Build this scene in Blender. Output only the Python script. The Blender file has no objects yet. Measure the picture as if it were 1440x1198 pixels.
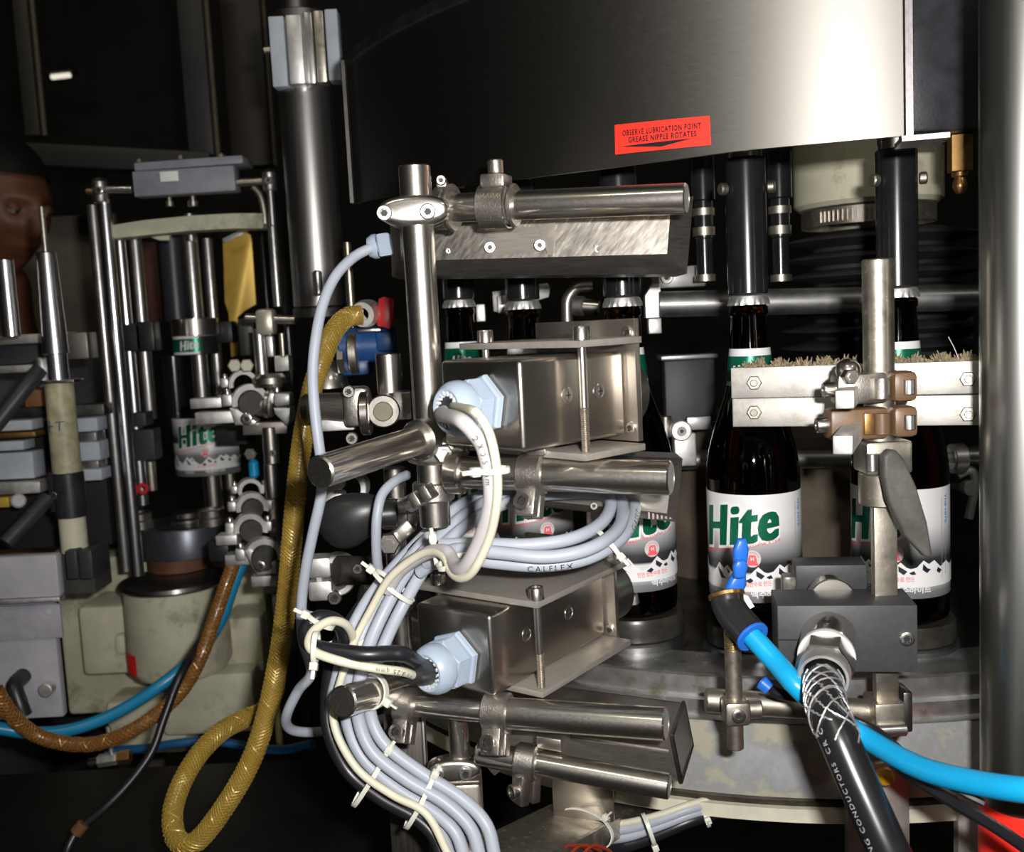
import bpy, bmesh, math, random
from mathutils import Vector, Matrix
V = Vector
random.seed(7)
# ------------------------------------------------------------------ camera, world, lights, exposure
SC = bpy.context.scene
COL = SC.collection
FPX, EYE = 1413.0, 1.35
CAMROT = Matrix.Rotation(math.radians(84.0), 3, 'X') @ Matrix.Rotation(math.radians(-2.9), 3, 'Z')
cam = bpy.data.cameras.new('camera')
cam.lens = 36.0 * FPX / 1440.0
cam.sensor_width = 36.0
cam.clip_start = 0.02
cam.dof.use_dof = True
cam.dof.focus_distance = 0.66
cam.dof.aperture_fstop = 12.0
camo = bpy.data.objects.new('camera', cam)
COL.objects.link(camo)
camo.matrix_world = Matrix.Translation((0, 0, EYE)) @ CAMROT.to_4x4()
SC.camera = camo
SC.view_settings.view_transform = 'Standard'
SC.view_settings.look = 'None'
SC.view_settings.gamma = 1.0
SC.view_settings.use_curve_mapping = False
SC.view_settings.exposure = 0.0
SC.cycles.max_bounces = 8
SC.cycles.transmission_bounces = 8
SC.cycles.glossy_bounces = 4
SC.cycles.sample_clamp_indirect = 4.0
w = bpy.data.worlds.new('dark hall')
SC.world = w
w.use_nodes = True
w.node_tree.nodes['Background'].inputs[0].default_value = (1.0, 0.93, 0.85, 1)
w.node_tree.nodes['Background'].inputs[1].default_value = 0.012


def lamp(name, kind, loc, aim, power, color, size, size_y=None):
    l = bpy.data.lights.new(name, kind)
    l.energy = power
    l.color = color
    if kind == 'AREA':
        l.shape = 'RECTANGLE' if size_y else 'DISK'
        l.size = size
        if size_y:
            l.size_y = size_y
    o = bpy.data.objects.new(name, l)
    COL.objects.link(o)
    o.location = loc
    o.rotation_euler = (V(aim) - V(loc)).to_track_quat('-Z', 'Y').to_euler()
    return o


# the camera's own flash, a few centimetres beside the lens; the hall's lamps, dim and high up behind
lamp('camera_flash', 'AREA', (0.05, -0.01, EYE + 0.035), (0.06, 0.9, EYE - 0.02), 7.6, (1, 0.97, 0.94), 0.03, 0.016)
lamp('hall_lamp', 'AREA', (-1.3, -2.0, 4.6), (0, 0.8, 1.2), 16.0, (1.0, 0.95, 0.75), 1.3, 0.16)
lamp('hall_lamp', 'AREA', (2.2, -3.0, 4.6), (0, 0.8, 1.2), 16.0, (1.0, 0.96, 0.85), 1.3, 0.16)


# ------------------------------------------------------------------ measuring
def at(px, py, y):
    d = CAMROT @ V(((px - 720) / FPX, -(py - 599) / FPX, -1))
    return V((0, 0, EYE)) + d * (y / d.y)


def P(l):
    return [at(*q) for q in l]


def mpp(y):
    return y / FPX


# ------------------------------------------------------------------ mesh helper
def basis(z, up=None):
    z = V(z).normalized()
    up = V(up) if up is not None else (V((0, 0, 1)) if abs(z.z) < 0.95 else V((0, -1, 0)))
    x = up.cross(z)
    if x.length < 1e-6:
        x = V((1, 0, 0)).cross(z)
    x.normalize()
    return x, z.cross(x), z


def smoothpath(pts, k=6):
    if len(pts) < 3:
        return pts
    out = []
    q = [pts[0] * 2 - pts[1]] + list(pts) + [pts[-1] * 2 - pts[-2]]
    for i in range(1, len(q) - 2):
        a, b, c, d = q[i - 1:i + 3]
        for j in range(k):
            t = j / k
            out.append(0.5 * ((2 * b) + (c - a) * t + (2 * a - 5 * b + 4 * c - d) * t * t + (3 * b - a - 3 * c + d) * t ** 3))
    out.append(pts[-1])
    return out


class G:
    def __init__(s):
        s.v = []
        s.f = []

    def add(s, vs, fs):
        n = len(s.v)
        s.v += [V(a) for a in vs]
        s.f += [[i + n for i in f] for f in fs]
        return s

    def box(s, c, size, X=None, Y=None, Z=None, ch=0.0):
        """box about c with half-chamfered edges ch; axes X, Y, Z"""
        X = V(X).normalized() if X is not None else V((1, 0, 0))
        Y = V(Y).normalized() if Y is not None else V((0, 1, 0))
        Z = V(Z).normalized() if Z is not None else X.cross(Y)
        c = V(c)
        a, b, h = [q / 2 for q in size]
        if ch <= 0:
            vs = [c + X * (a * i) + Y * (b * j) + Z * (h * k) for k in (-1, 1) for j in (-1, 1) for i in (-1, 1)]
            return s.add(vs, [(0, 2, 3, 1), (4, 5, 7, 6), (0, 1, 5, 4), (2, 6, 7, 3), (0, 4, 6, 2), (1, 3, 7, 5)])
        bm = bmesh.new()
        bmesh.ops.create_cube(bm, size=1)
        for v in bm.verts:
            v.co = V((v.co.x * 2 * a, v.co.y * 2 * b, v.co.z * 2 * h))
        bmesh.ops.bevel(bm, geom=bm.edges[:], offset=min(ch, a * .9, b * .9, h * .9), segments=2, affect='EDGES', profile=0.5)
        return s.bmadd(bm, lambda p: c + X * p.x + Y * p.y + Z * p.z)

    def bmadd(s, bm, fn=lambda p: p):
        bm.verts.index_update()
        s.add([fn(v.co) for v in bm.verts], [[v.index for v in f.verts] for f in bm.faces])
        bm.free()
        return s

    def lathe(s, prof, o, axis=(0, 0, 1), n=24, up=None, flute=None, ph=0.0):
        """prof = [(r, h)...] turned about axis through o; r = 0 closes the end"""
        X, Y, Z = basis(axis, up)
        o = V(o)
        rings, vs, fs = [], [], []
        for k, (r, h) in enumerate(prof):
            if r <= 1e-7:
                rings.append([len(vs)])
                vs.append(o + Z * h)
            else:
                ring = []
                for i in range(n):
                    a = 2 * math.pi * i / n + ph
                    rr = r * (flute(i, k) if flute else 1)
                    ring.append(len(vs))
                    vs.append(o + X * (rr * math.cos(a)) + Y * (rr * math.sin(a)) + Z * h)
                rings.append(ring)
        for a, b in zip(rings, rings[1:]):
            for i in range(n):
                j = (i + 1) % n
                if len(a) == 1 and len(b) == 1:
                    continue
                if len(a) == 1:
                    fs.append((a[0], b[j], b[i]))
                elif len(b) == 1:
                    fs.append((a[i], a[j], b[0]))
                else:
                    fs.append((a[i], a[j], b[j], b[i]))
        return s.add(vs, fs)

    def cyl(s, p0, p1, r, r1=None, n=20, ch=0.0, up=None, ph=0.0):
        p0, p1 = V(p0), V(p1)
        L = (p1 - p0).length
        r1 = r if r1 is None else r1
        if ch:
            pr = [(0, 0), (r - ch, 0), (r, ch), (r1, L - ch), (r1 - ch, L), (0, L)]
        else:
            pr = [(0, 0), (r, 0), (r1, L), (0, L)]
        return s.lathe(pr, p0, p1 - p0, n, up, ph=ph)

    def ring(s, p0, p1, ro, ri, n=24, ch=0.0):
        p0, p1 = V(p0), V(p1)
        L = (p1 - p0).length
        return s.lathe([(ri, 0), (ro - ch, 0), (ro, ch), (ro, L - ch), (ro - ch, L), (ri, L), (ri, 0)], p0, p1 - p0, n)

    def tube(s, pts, r, n=10, k=6, cap=True, sm=True):
        pts = smoothpath([V(p) for p in pts], k) if sm else [V(p) for p in pts]
        rr = r if callable(r) else (lambda t: r)
        m = len(pts)
        t0 = (pts[1] - pts[0]).normalized()
        X, Y, _ = basis(t0)
        vs, fs = [], []
        for i, p in enumerate(pts):
            t = (pts[min(i + 1, m - 1)] - pts[max(i - 1, 0)]).normalized()
            X = (X - t * X.dot(t)).normalized()
            Y = t.cross(X)
            q = rr(i / (m - 1))
            vs += [p + X * (q * math.cos(2 * math.pi * j / n)) + Y * (q * math.sin(2 * math.pi * j / n)) for j in range(n)]
        for i in range(m - 1):
            for j in range(n):
                k2 = (j + 1) % n
                fs.append((i * n + j, i * n + k2, (i + 1) * n + k2, (i + 1) * n + j))
        if cap:
            fs.append(tuple(range(n - 1, -1, -1)))
            fs.append(tuple(range((m - 1) * n, m * n)))
        return s.add(vs, fs)

    def prism(s, poly, o, X, Y, depth):
        """poly [(u, v)] counter-clockwise seen against depth, pushed along vector depth"""
        o, X, Y, D = V(o), V(X), V(Y), V(depth)
        n = len(poly)
        vs = [o + X * u + Y * v for u, v in poly] + [o + X * u + Y * v + D for u, v in poly]
        fs = [tuple(range(n)), tuple(range(2 * n - 1, n - 1, -1))] + [(i, n + i, n + (i + 1) % n, (i + 1) % n) for i in range(n)]
        return s.add(vs, fs)

    def ball(s, c, r, n=12, sc=(1, 1, 1)):
        pr = [(r * math.sin(math.pi * i / n), -r * math.cos(math.pi * i / n)) for i in range(n + 1)]
        pr[0] = (0, -r)
        pr[-1] = (0, r)
        m = len(s.v)
        s.lathe(pr, (0, 0, 0), n=n * 2)
        for i in range(m, len(s.v)):
            q = s.v[i]
            s.v[i] = V(c) + V((q.x * sc[0], q.y * sc[1], q.z * sc[2]))
        return s

    def mesh(s, name, off=V((0, 0, 0)), ang=34):
        me = bpy.data.meshes.new(name)
        me.from_pydata([v - off for v in s.v], [], s.f)
        bm = bmesh.new()
        bm.from_mesh(me)
        bmesh.ops.recalc_face_normals(bm, faces=bm.faces[:])
        lim = math.radians(ang)
        for f in bm.faces:
            f.smooth = True
        for e in bm.edges:
            if len(e.link_faces) == 2:
                e.smooth = e.calc_face_angle(0) < lim
        bm.to_mesh(me)
        bm.free()
        return me


# ------------------------------------------------------------------ objects
def rootloc(p):
    o = V((0, 0, 0))
    while p is not None:
        o += p.location
        p = p.parent
    return o


def thing(name, label, cat, loc, group=None):
    o = bpy.data.objects.new(name, None)
    COL.objects.link(o)
    o.empty_display_size = 0.02
    o.location = loc
    o['label'] = label
    o['category'] = cat
    o['kind'] = 'thing'
    if group:
        o['group'] = group
    return o


def part(name, g, m, parent, label=None, kind=None, ang=34):
    """one mesh, given in world coordinates, under a thing or a part"""
    me = g.mesh(name, rootloc(parent), ang)
    me.materials.append(m)
    o = bpy.data.objects.new(name, me)
    COL.objects.link(o)
    o.parent = parent
    if label:
        o['label'] = label
    if kind:
        o['kind'] = kind
    return o


def single(name, g, m, label=None, cat=None, group=None, kind=None, ang=34):
    """a thing (or a piece of the setting) that is one mesh; origin at the middle of its foot"""
    lo = V([min(v[i] for v in g.v) for i in range(3)])
    hi = V([max(v[i] for v in g.v) for i in range(3)])
    loc = V(((lo.x + hi.x) / 2, (lo.y + hi.y) / 2, lo.z))
    me = g.mesh(name, loc, ang)
    me.materials.append(m)
    o = bpy.data.objects.new(name, me)
    COL.objects.link(o)
    o.location = loc
    if label:
        o['label'] = label
    if cat:
        o['category'] = cat
    if group:
        o['group'] = group
    if kind or cat:
        o['kind'] = kind or 'thing'
    return o


def copytree(o, parent=None):
    c = o.copy()
    COL.objects.link(c)
    if parent is not None:
        c.parent = parent
    for ch in list(o.children):
        copytree(ch, c)
    return c


# ------------------------------------------------------------------ materials
class N:
    def __init__(s, name):
        s.m = bpy.data.materials.new(name)
        s.m.use_nodes = True
        s.t = s.m.node_tree
        s.b = s.t.nodes['Principled BSDF']
        s.out = s.t.nodes['Material Output']

    def n(s, kind, **kw):
        x = s.t.nodes.new('ShaderNode' + kind)
        for k, v in kw.items():
            if hasattr(x, k) and k not in ('Scale',):
                setattr(x, k, v)
            else:
                x.inputs[k].default_value = v
        return x

    def l(s, a, b):
        s.t.links.new(a, b)

    def coord(s, scale=(1, 1, 1), rot=(0, 0, 0)):
        c = s.n('TexCoord')
        m0 = s.n('Mapping')
        m0.inputs['Rotation'].default_value = rot
        mp = s.n('Mapping')
        mp.inputs['Scale'].default_value = scale
        s.l(c.outputs['Object'], m0.inputs['Vector'])
        s.l(m0.outputs[0], mp.inputs['Vector'])
        return mp.outputs[0]

    def noise(s, scale, vec=None, detail=4, rough=.6):
        x = s.n('TexNoise')
        x.inputs['Scale'].default_value = scale
        x.inputs['Detail'].default_value = detail
        x.inputs['Roughness'].default_value = rough
        s.l(vec if vec is not None else s.coord(), x.inputs['Vector'])
        return x.outputs[0]

    def ramp(s, fac, stops, interp='LINEAR'):
        x = s.n('ValToRGB')
        x.color_ramp.interpolation = interp
        e = x.color_ramp.elements
        while len(e) < len(stops):
            e.new(0.5)
        for q, (p, c) in zip(e, stops):
            q.position = p
            q.color = (c, c, c, 1) if not hasattr(c, '__len__') else (*c, 1)
        s.l(fac, x.inputs[0])
        return x.outputs[0]

    def bump(s, h, strength, dist=0.0005, bsdf=None):
        x = s.n('Bump')
        x.inputs['Strength'].default_value = strength
        x.inputs['Distance'].default_value = dist
        s.l(h, x.inputs['Height'])
        s.l(x.outputs[0], (bsdf or s.b).inputs['Normal'])


def plain(name, col, rough=.5, spec=.5, var=.12, vs=60, bump=0.0, bs=400, coat=0.0, metallic=0.0):
    m = N(name)
    c2 = tuple(c * (1 - var) for c in col)
    c1 = tuple(min(1, c * (1 + var)) for c in col)
    if var:
        m.l(m.ramp(m.noise(vs), [(.35, c2), (.65, c1)]), m.b.inputs['Base Color'])
    else:
        m.b.inputs['Base Color'].default_value = (*col, 1)
    m.b.inputs['Roughness'].default_value = rough
    m.b.inputs['Specular IOR Level'].default_value = spec
    m.b.inputs['Metallic'].default_value = metallic
    m.b.inputs['Coat Weight'].default_value = coat
    m.b.inputs['Coat Roughness'].default_value = .08
    if bump:
        m.bump(m.noise(bs, detail=3), bump)
    return m.m


def metal(name, col, r1=.16, r2=.48, mix=.5, stretch=(1, 1, 1), sc=300, var=.12, bump=0.0, bs=500, rot=(0, 0, 0), stain=0.0, staincol=(.12, .07, .03), ss=25):
    """bare metal: a sharp and a broad gloss together, with brushing"""
    m = N(name)
    vec = m.coord(stretch, rot)
    nz = m.noise(sc, vec, 3)
    lo = tuple(c * (1 - var) for c in col)
    hi = tuple(min(1, c * (1 + var)) for c in col)
    colr = m.ramp(nz, [(.3, lo), (.7, hi)])
    if stain:
        st = m.ramp(m.noise(ss, detail=6), [(.55, 0.0), (.72, stain)])
        mx = m.n('MixRGB')
        mx.inputs[2].default_value = (*staincol, 1)
        m.l(st, mx.inputs[0])
        m.l(colr, mx.inputs[1])
        colr = mx.outputs[0]
    b2 = m.n('BsdfPrincipled')
    for b, r in ((m.b, r1), (b2, r2)):
        b.inputs['Metallic'].default_value = 1
        m.l(colr, b.inputs['Base Color'])
        m.l(m.ramp(nz, [(.25, r * .9), (.75, min(1, r * 1.1))]), b.inputs['Roughness'])
        if bump:
            m.bump(m.noise(bs, detail=3), bump, .0004, b)
    ms = m.n('MixShader')
    ms.inputs[0].default_value = mix
    m.l(m.b.outputs[0], ms.inputs[1])
    m.l(b2.outputs[0], ms.inputs[2])
    m.l(ms.outputs[0], m.out.inputs[0])
    return m.m


STEEL = metal('polished steel', (.66, .62, .57), .11, .36, .5, (1, 1, 1), 700, .04)
PIPE = metal('turned steel pipe', (.74, .70, .64), .10, .36, .42, (1, 1, 1), 700, .04)
BRUSH = metal('brushed steel plate', (.62, .57, .51), .22, .42, .6, (1, 1, 18), 120, .07)
BRUSHV = metal('upright brushed steel', (.55, .51, .45), .24, .46, .6, (14, 14, .5), 60, .14)
SCRATCH = metal('scratched steel plate', (.60, .56, .50), .26, .46, .5, (7, 7, .35), 60, .38, rot=(0, -.75, 0))
ZINC = metal('cast zinc', (.46, .43, .39), .24, .46, .6, sc=120, bump=.5, bs=900)
CHROME = metal('chrome', (.78, .77, .76), .08, .4, .5, var=.03)
ALU = metal('dull aluminium', (.76, .75, .73), .35, .6, .65, sc=90, bump=.12, bs=700)
OLDALU = metal('stained aluminium bar', (.74, .72, .68), .3, .62, .75, sc=60, bump=.15, bs=700, stain=.45, staincol=(.35, .22, .1), ss=45)
OLDST = metal('weathered steel', (.5, .46, .39), .26, .52, .6, sc=130, bump=.2, stain=.6, ss=60)
DARKST = metal('dark oily steel', (.16, .155, .15), .25, .5, .6, sc=60, bump=.3, bs=300, stain=.5, staincol=(.04, .035, .03))
BRASS = metal('brass', (.62, .36, .14), .22, .5, .5)
SAWN = plain('sawn steel end', (.36, .34, .32), .5, .5, .12, 400, metallic=.3)
GOLD = plain('gold anodised plate', (.62, .40, .07), .42, .6, .1, 40, metallic=.35)
BLACK = plain('black plastic', (.018, .018, .019), .38, .5, .2)
ANOD = plain('black anodised block', (.045, .046, .05), .5, .5, .1, 200, .08, 900)
DARKSTUB = plain('dark stub and arch shade', (.028, .025, .022), .6, .4, .25, 90, .3, 500)
BELL = plain('black steel tube', (.012, .012, .013), .2, .6, .2)
WIRE_G = plain('grey cable', (.37, .40, .46), .42, .4, .04)
WIRE_L = plain('light grey cable', (.46, .44, .44), .45, .4, .04)
WIRE_W = plain('cream white cable', (.62, .59, .46), .45, .4, .04)
WIRE_K = plain('black cable', (.012, .012, .015), .35, .5, .1)
GLAND = plain('grey blue nylon', (.36, .43, .53), .32, .5, .03)
TIE = plain('cable tie nylon', (.66, .66, .58), .4, .5, .03)
CREAM = plain('cream enamel', (.62, .60, .45), .45, .4, .10, 18, .1, 200)
_m = N.__new__(N)
_m.m, _m.t, _m.b = CREAM, CREAM.node_tree, CREAM.node_tree.nodes['Principled BSDF']
_src = _m.b.inputs['Base Color'].links[0].from_socket
_st = _m.ramp(_m.noise(16, None, 7, .7), [(.54, 0.0), (.70, .75)])
_mx = _m.n('MixRGB')
_mx.inputs[2].default_value = (.17, .15, .08, 1)
_m.l(_st, _mx.inputs[0])
_m.l(_src, _mx.inputs[1])
_m.l(_mx.outputs[0], _m.b.inputs['Base Color'])
RED = plain('red plastic', (.55, .02, .025), .35)
REDPAINT = plain('fluorescent red', (1.0, .035, .02), .5, .3, .03)
BLUE = plain('blue plastic', (.02, .15, .62), .35, .5, .08)
BLUEP = plain('blue valve body', (.012, .06, .2), .4, .5, .15)
LEATHER = plain('brown anodised clamp', (.14, .08, .042), .42, .5, .12, 60, .1, 700)
GREYPAINT = plain('dark grey panel', (.035, .036, .042), .5, .4, .2, 14)
DARKWALL = plain('dark machine panel', (.02, .019, .018), .6, .3, .3, 4)
PALEBLUE = plain('pale blue grey plate', (.42, .46, .52), .45, .4, .1, 30)
WHITEPRINT = plain('white print', (.82, .82, .82), .35, .4, .02)
BLACKPRINT = plain('black print', (.012, .012, .012), .45, .3, 0)
# ------------------------------------------------------------------ the setting
FLOORM = plain('oily concrete floor', (.045, .042, .038), .6, .4, .3, 5, .2, 60)
single('floor', G().box((0, 1.5, -.02), (7, 8, .04)), FLOORM, kind='structure')
single('wall_back', G().box((0, 4.5, 2.5), (7, .1, 5)), DARKWALL, kind='structure')
single('wall_left', G().box((-3.4, 1.5, 2.5), (.1, 6, 5)), DARKWALL, kind='structure')
single('ceiling', G().box((0, 1.5, 5.05), (7, 8, .1)), DARKWALL, kind='structure')

# ------------------------------------------------------------------ text and prints as thin flat geometry
def textgeo(s, bold=0.0, shear=0.0, spacing=1.0, cut=0.0):
    """flat text as (verts, faces), x from 0 to width, cap height 1; cut = spacing of extra cuts for bending"""
    c = bpy.data.curves.new('t', 'FONT')
    c.body = s
    c.size = 1.4
    c.offset = bold
    c.shear = shear
    c.space_character = spacing
    c.resolution_u = 3
    o = bpy.data.objects.new('t', c)
    COL.objects.link(o)
    me = bpy.data.meshes.new_from_object(o)
    bm = bmesh.new()
    bm.from_mesh(me)
    bpy.data.objects.remove(o)
    bpy.data.curves.remove(c)
    bpy.data.meshes.remove(me)
    if not bm.verts:
        bm.free()
        return [], []
    x0 = min(v.co.x for v in bm.verts)
    for v in bm.verts:
        v.co.x -= x0
    if cut:
        x = cut
        xm = max(v.co.x for v in bm.verts)
        while x < xm:
            bmesh.ops.bisect_plane(bm, geom=bm.verts[:] + bm.edges[:] + bm.faces[:], plane_co=(x, 0, 0), plane_no=(1, 0, 0), dist=1e-5)
            x += cut
    bmesh.ops.triangulate(bm, faces=bm.faces[:])
    bm.verts.index_update()
    vs = [(v.co.x, v.co.y) for v in bm.verts]
    fs = [[v.index for v in f.verts] for f in bm.faces]
    bm.free()
    return vs, fs


def polygeo(poly, cut):
    """a flat polygon cut into strips for bending"""
    bm = bmesh.new()
    bm.faces.new([bm.verts.new((u, v, 0)) for u, v in poly])
    x = min(p[0] for p in poly) + cut
    while x < max(p[0] for p in poly):
        bmesh.ops.bisect_plane(bm, geom=bm.verts[:] + bm.edges[:] + bm.faces[:], plane_co=(x, 0, 0), plane_no=(1, 0, 0), dist=1e-6)
        x += cut
    bmesh.ops.triangulate(bm, faces=bm.faces[:])
    bm.verts.index_update()
    vs = [(v.co.x, v.co.y) for v in bm.verts]
    fs = [[v.index for v in f.verts] for f in bm.faces]
    bm.free()
    return vs, fs


# ------------------------------------------------------------------ the steel drum cover
DC, DR = V((.352, 1.10)), .52


def raycyl(px, py, c=DC, R=DR):
    d = CAMROT @ V(((px - 720) / FPX, -(py - 599) / FPX, -1))
    a = d.x * d.x + d.y * d.y
    b = -(d.x * c.x + d.y * c.y)
    q = c.x * c.x + c.y * c.y - R * R
    h = b * b - a * q
    t = (-b - math.sqrt(max(h, 0))) / a
    p = d * t
    return math.atan2(p.x - c.x, -(p.y - c.y)), p.z + EYE


def oncyl(a, z, R=DR, c=DC):
    return V((c.x + R * math.sin(a), c.y - R * math.cos(a), z))


edge = [raycyl(*q) for q in ((505, 285), (620, 265), (740, 251), (860, 236), (950, 224), (1040, 212), (1160, 201), (1271, 191))]
ztop = raycyl(492, 84)[1]


def zedge(a):
    for (a0, z0), (a1, z1) in zip(edge, edge[1:]):
        if a0 <= a <= a1:
            return z0 + (z1 - z0) * (a - a0) / (a1 - a0)
    return edge[0][1] if a < edge[0][0] else edge[-1][1]


DRUMM = metal('brushed drum steel', (.29, .277, .255), .13, .50, .84, (1, 1, 30), 160, .05)
for nd in list(DRUMM.node_tree.nodes):
    if nd.type == 'BSDF_PRINCIPLED':
        nd.inputs['Anisotropic'].default_value = .7
        nd.inputs['Anisotropic Rotation'].default_value = .25
        tg = DRUMM.node_tree.nodes.new('ShaderNodeTangent')
        tg.direction_type = 'RADIAL'
        tg.axis = 'Z'
        DRUMM.node_tree.links.new(tg.outputs[0], nd.inputs['Tangent'])
drum = thing('drum_cover', 'large curved brushed steel drum cover above the row of bottles', 'machine cover', (DC.x, DC.y, edge[-1][1]))
a0, a1, th = edge[0][0] - .02, edge[-1][0], .003
g = G()
na = 90
vs, fs = [], []
for i in range(na + 1):
    a = a0 + (a1 - a0) * i / na
    zb = zedge(a)
    vs += [oncyl(a, zb), oncyl(a, ztop), oncyl(a, ztop, DR - th), oncyl(a, zb, DR - th)]
for i in range(na):
    for k in range(4):
        fs.append((i * 4 + k, (i + 1) * 4 + k, (i + 1) * 4 + (k + 1) % 4, i * 4 + (k + 1) % 4))
fs += [(0, 1, 2, 3), (na * 4 + 3, na * 4 + 2, na * 4 + 1, na * 4)]
part('shell', g.add(vs, fs), DRUMM, drum)
g = G()
rt = [(DR + .004, ztop - .004), (DR + .004, ztop + .004), (DR - .01, ztop + .004), (DR - .01, ztop - .004)]
vs, fs = [], []
for i in range(na + 1):
    a = a0 + (a1 - a0) * i / na
    vs += [oncyl(a, z, r) for r, z in rt]
for i in range(na):
    for k in range(4):
        fs.append((i * 4 + k, (i + 1) * 4 + k, (i + 1) * 4 + (k + 1) % 4, i * 4 + (k + 1) % 4))
part('top_rim', g.add(vs, fs), DARKST, drum)
# folded right-hand end of the sheet, and its bottom lip
p1 = oncyl(a1, 0)
n1 = V((math.sin(a1), -math.cos(a1), 0))
t1 = V((math.cos(a1), math.sin(a1), 0))
zb = edge[-1][1]
g = G().box(p1 + t1 * .003 - n1 * .012 + V((0, 0, (zb + ztop) / 2)), (.004, .028, ztop - zb), t1, n1)
part('folded_end', g, metal('folded steel edge', (.4, .37, .38), .3, .55, .6), drum)
g = G().box(p1 + t1 * .012 - n1 * .015 + V((0, 0, zb - .0015)), (.026, .03, .003), t1, n1)
part('bottom_lip', g, BRUSH, drum)
# vertical trim strip at the far left of the sheet
aL = edge[0][0] - .02
pL = oncyl(aL, 0)
g = G().box(V((pL.x - .002, pL.y - .004, (edge[0][1] + ztop) / 2)), (.003, .012, ztop - edge[0][1]))
part('end_strip', g, DARKST, drum)

# the red warning sticker on the drum
c4 = [raycyl(*q) for q in ((866, 217.5), (1000, 204), (998, 163), (865, 176))]


def stick(u, v, off=0.0):
    b = [c4[0][k] * (1 - u) * (1 - v) + c4[1][k] * u * (1 - v) + c4[2][k] * u * v + c4[3][k] * (1 - u) * v for k in (0, 1)]
    return oncyl(b[0], b[1], DR + off)


g = G()
vs, fs = [], []
for i in range(13):
    for off in (.0002, .0007):
        vs += [stick(i / 12, 0, off), stick(i / 12, 1, off)]
for i in range(12):
    b = i * 4
    fs += [(b + 2, b + 6, b + 7, b + 3), (b, b + 1, b + 5, b + 4), (b, b + 4, b + 6, b + 2), (b + 1, b + 3, b + 7, b + 5)]
fs += [(0, 2, 3, 1), (48, 49, 51, 50)]
stk = thing('warning_sticker', 'fluorescent red sticker with black two-line lubrication notice on steel drum', 'sticker', stick(.5, 0))
part('sheet', g.add(vs, fs), REDPAINT, stk)
for line, u0, u1, v0, h in (('OBSERVE LUBRICATION POINT', .085, .915, .60, .19), ('GREASE NIPPLE ROTATES', .15, .865, .35, .19)):
    tv, tf = textgeo(line, .05, 0, 1.2, .6)
    wd = max(p[0] for p in tv)
    g = G().add([stick(u0 + (u1 - u0) * x / wd, v0 + h * y, .0009) for x, y in tv], tf)
    part('lettering', g, BLACKPRINT, stk)
tv, tf = polygeo([(.04, .245), (.50, .10), (.80, .27), (.97, .30), (.75, .285), (.5, .275), (.25, .262)], .08)
part('arrow_mark', G().add([stick(x, y, .0009) for x, y in tv], tf), BLACKPRINT, stk)

# ------------------------------------------------------------------ carousel
CC = V((.258, 1.072, 0))
TC = V((.275, 1.125, 0))
RT = .45
zb0 = at(1061, 868, .76).z
ZD = zb0 - .026
zt = lambda py: at(1270, py, TC.y - RT + .003).z
CAST = N('worn painted casting')
vec = CAST.coord()
cr = CAST.ramp(CAST.noise(22, vec, 6), [(.44, (.42, .40, .31)), (.50, (.30, .31, .31)), (.62, (.38, .39, .40)), (.75, (.20, .20, .19))])
CAST.l(cr, CAST.b.inputs['Base Color'])
CAST.b.inputs['Metallic'].default_value = .15
CAST.l(CAST.ramp(CAST.noise(40, vec), [(.3, .4), (.7, .62)]), CAST.b.inputs['Roughness'])
CAST.bump(CAST.noise(120, vec), .25)
CAST = CAST.m
FLANGE = metal('scuffed flange steel', (.72, .72, .72), .26, .46, .6, sc=60, bump=.2, bs=200, stain=.7, staincol=(.33, .32, .12), ss=70)
tb = thing('carousel_table', 'round worn grey and cream carousel table the bottles ride on', 'machine table', (TC.x, TC.y, zt(1152)))
part('deck', G().lathe([(.06, ZD), (RT - .02, ZD), (RT - .012, ZD - .003), (RT - .010, zt(951)), (.06, zt(960))], TC, n=128), DARKST, tb)
part('flange', G().lathe([(RT - .05, zt(951)), (RT - .004, zt(951)), (RT - .002, zt(954)), (RT - .002, zt(982)), (RT + .002, zt(985)), (RT + .002, zt(1006)), (RT + .006, zt(1010)), (RT - .05, zt(1012))], TC, n=128), FLANGE, tb)
part('casting', G().lathe([(RT - .05, zt(1013)), (RT + .004, zt(1013)), (RT + .004, zt(1116)), (RT - .004, zt(1120)), (RT - .05, zt(1124))], TC, n=128), CAST, tb)
GROOVEM = plain('dark groove', (.04, .035, .022), .7, .4, .6, 60, .5, 200)
part('dark_groove', G().lathe([(RT - .05, zt(1118)), (RT - .002, zt(1118)), (RT, zt(1124)), (RT - .002, zt(1134)), (RT - .05, zt(1134))], TC, n=128), GROOVEM, tb)  # groove coloured darker than the casting and the band
part('lower_band', G().lathe([(RT - .05, zt(1133)), (RT + .003, zt(1133)), (RT + .003, zt(1152)), (RT - .05, zt(1153))], TC, n=128), plain('cream band', (.62, .60, .48), .45, .4, .12, 30), tb)
# the core behind the bottles
COREM = plain('dirty brown core', (.10, .08, .06), .6, .3, .4, 12, .3, 60)
single('carousel_core', G().lathe([(0, ZD + .0005), (.13, ZD + .0005), (.13, ZD + .14), (.12, ZD + .15), (0, ZD + .15)], CC, n=48), COREM,
       'grimy brown drum standing in the middle of the bottle carousel', 'machine core')

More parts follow.
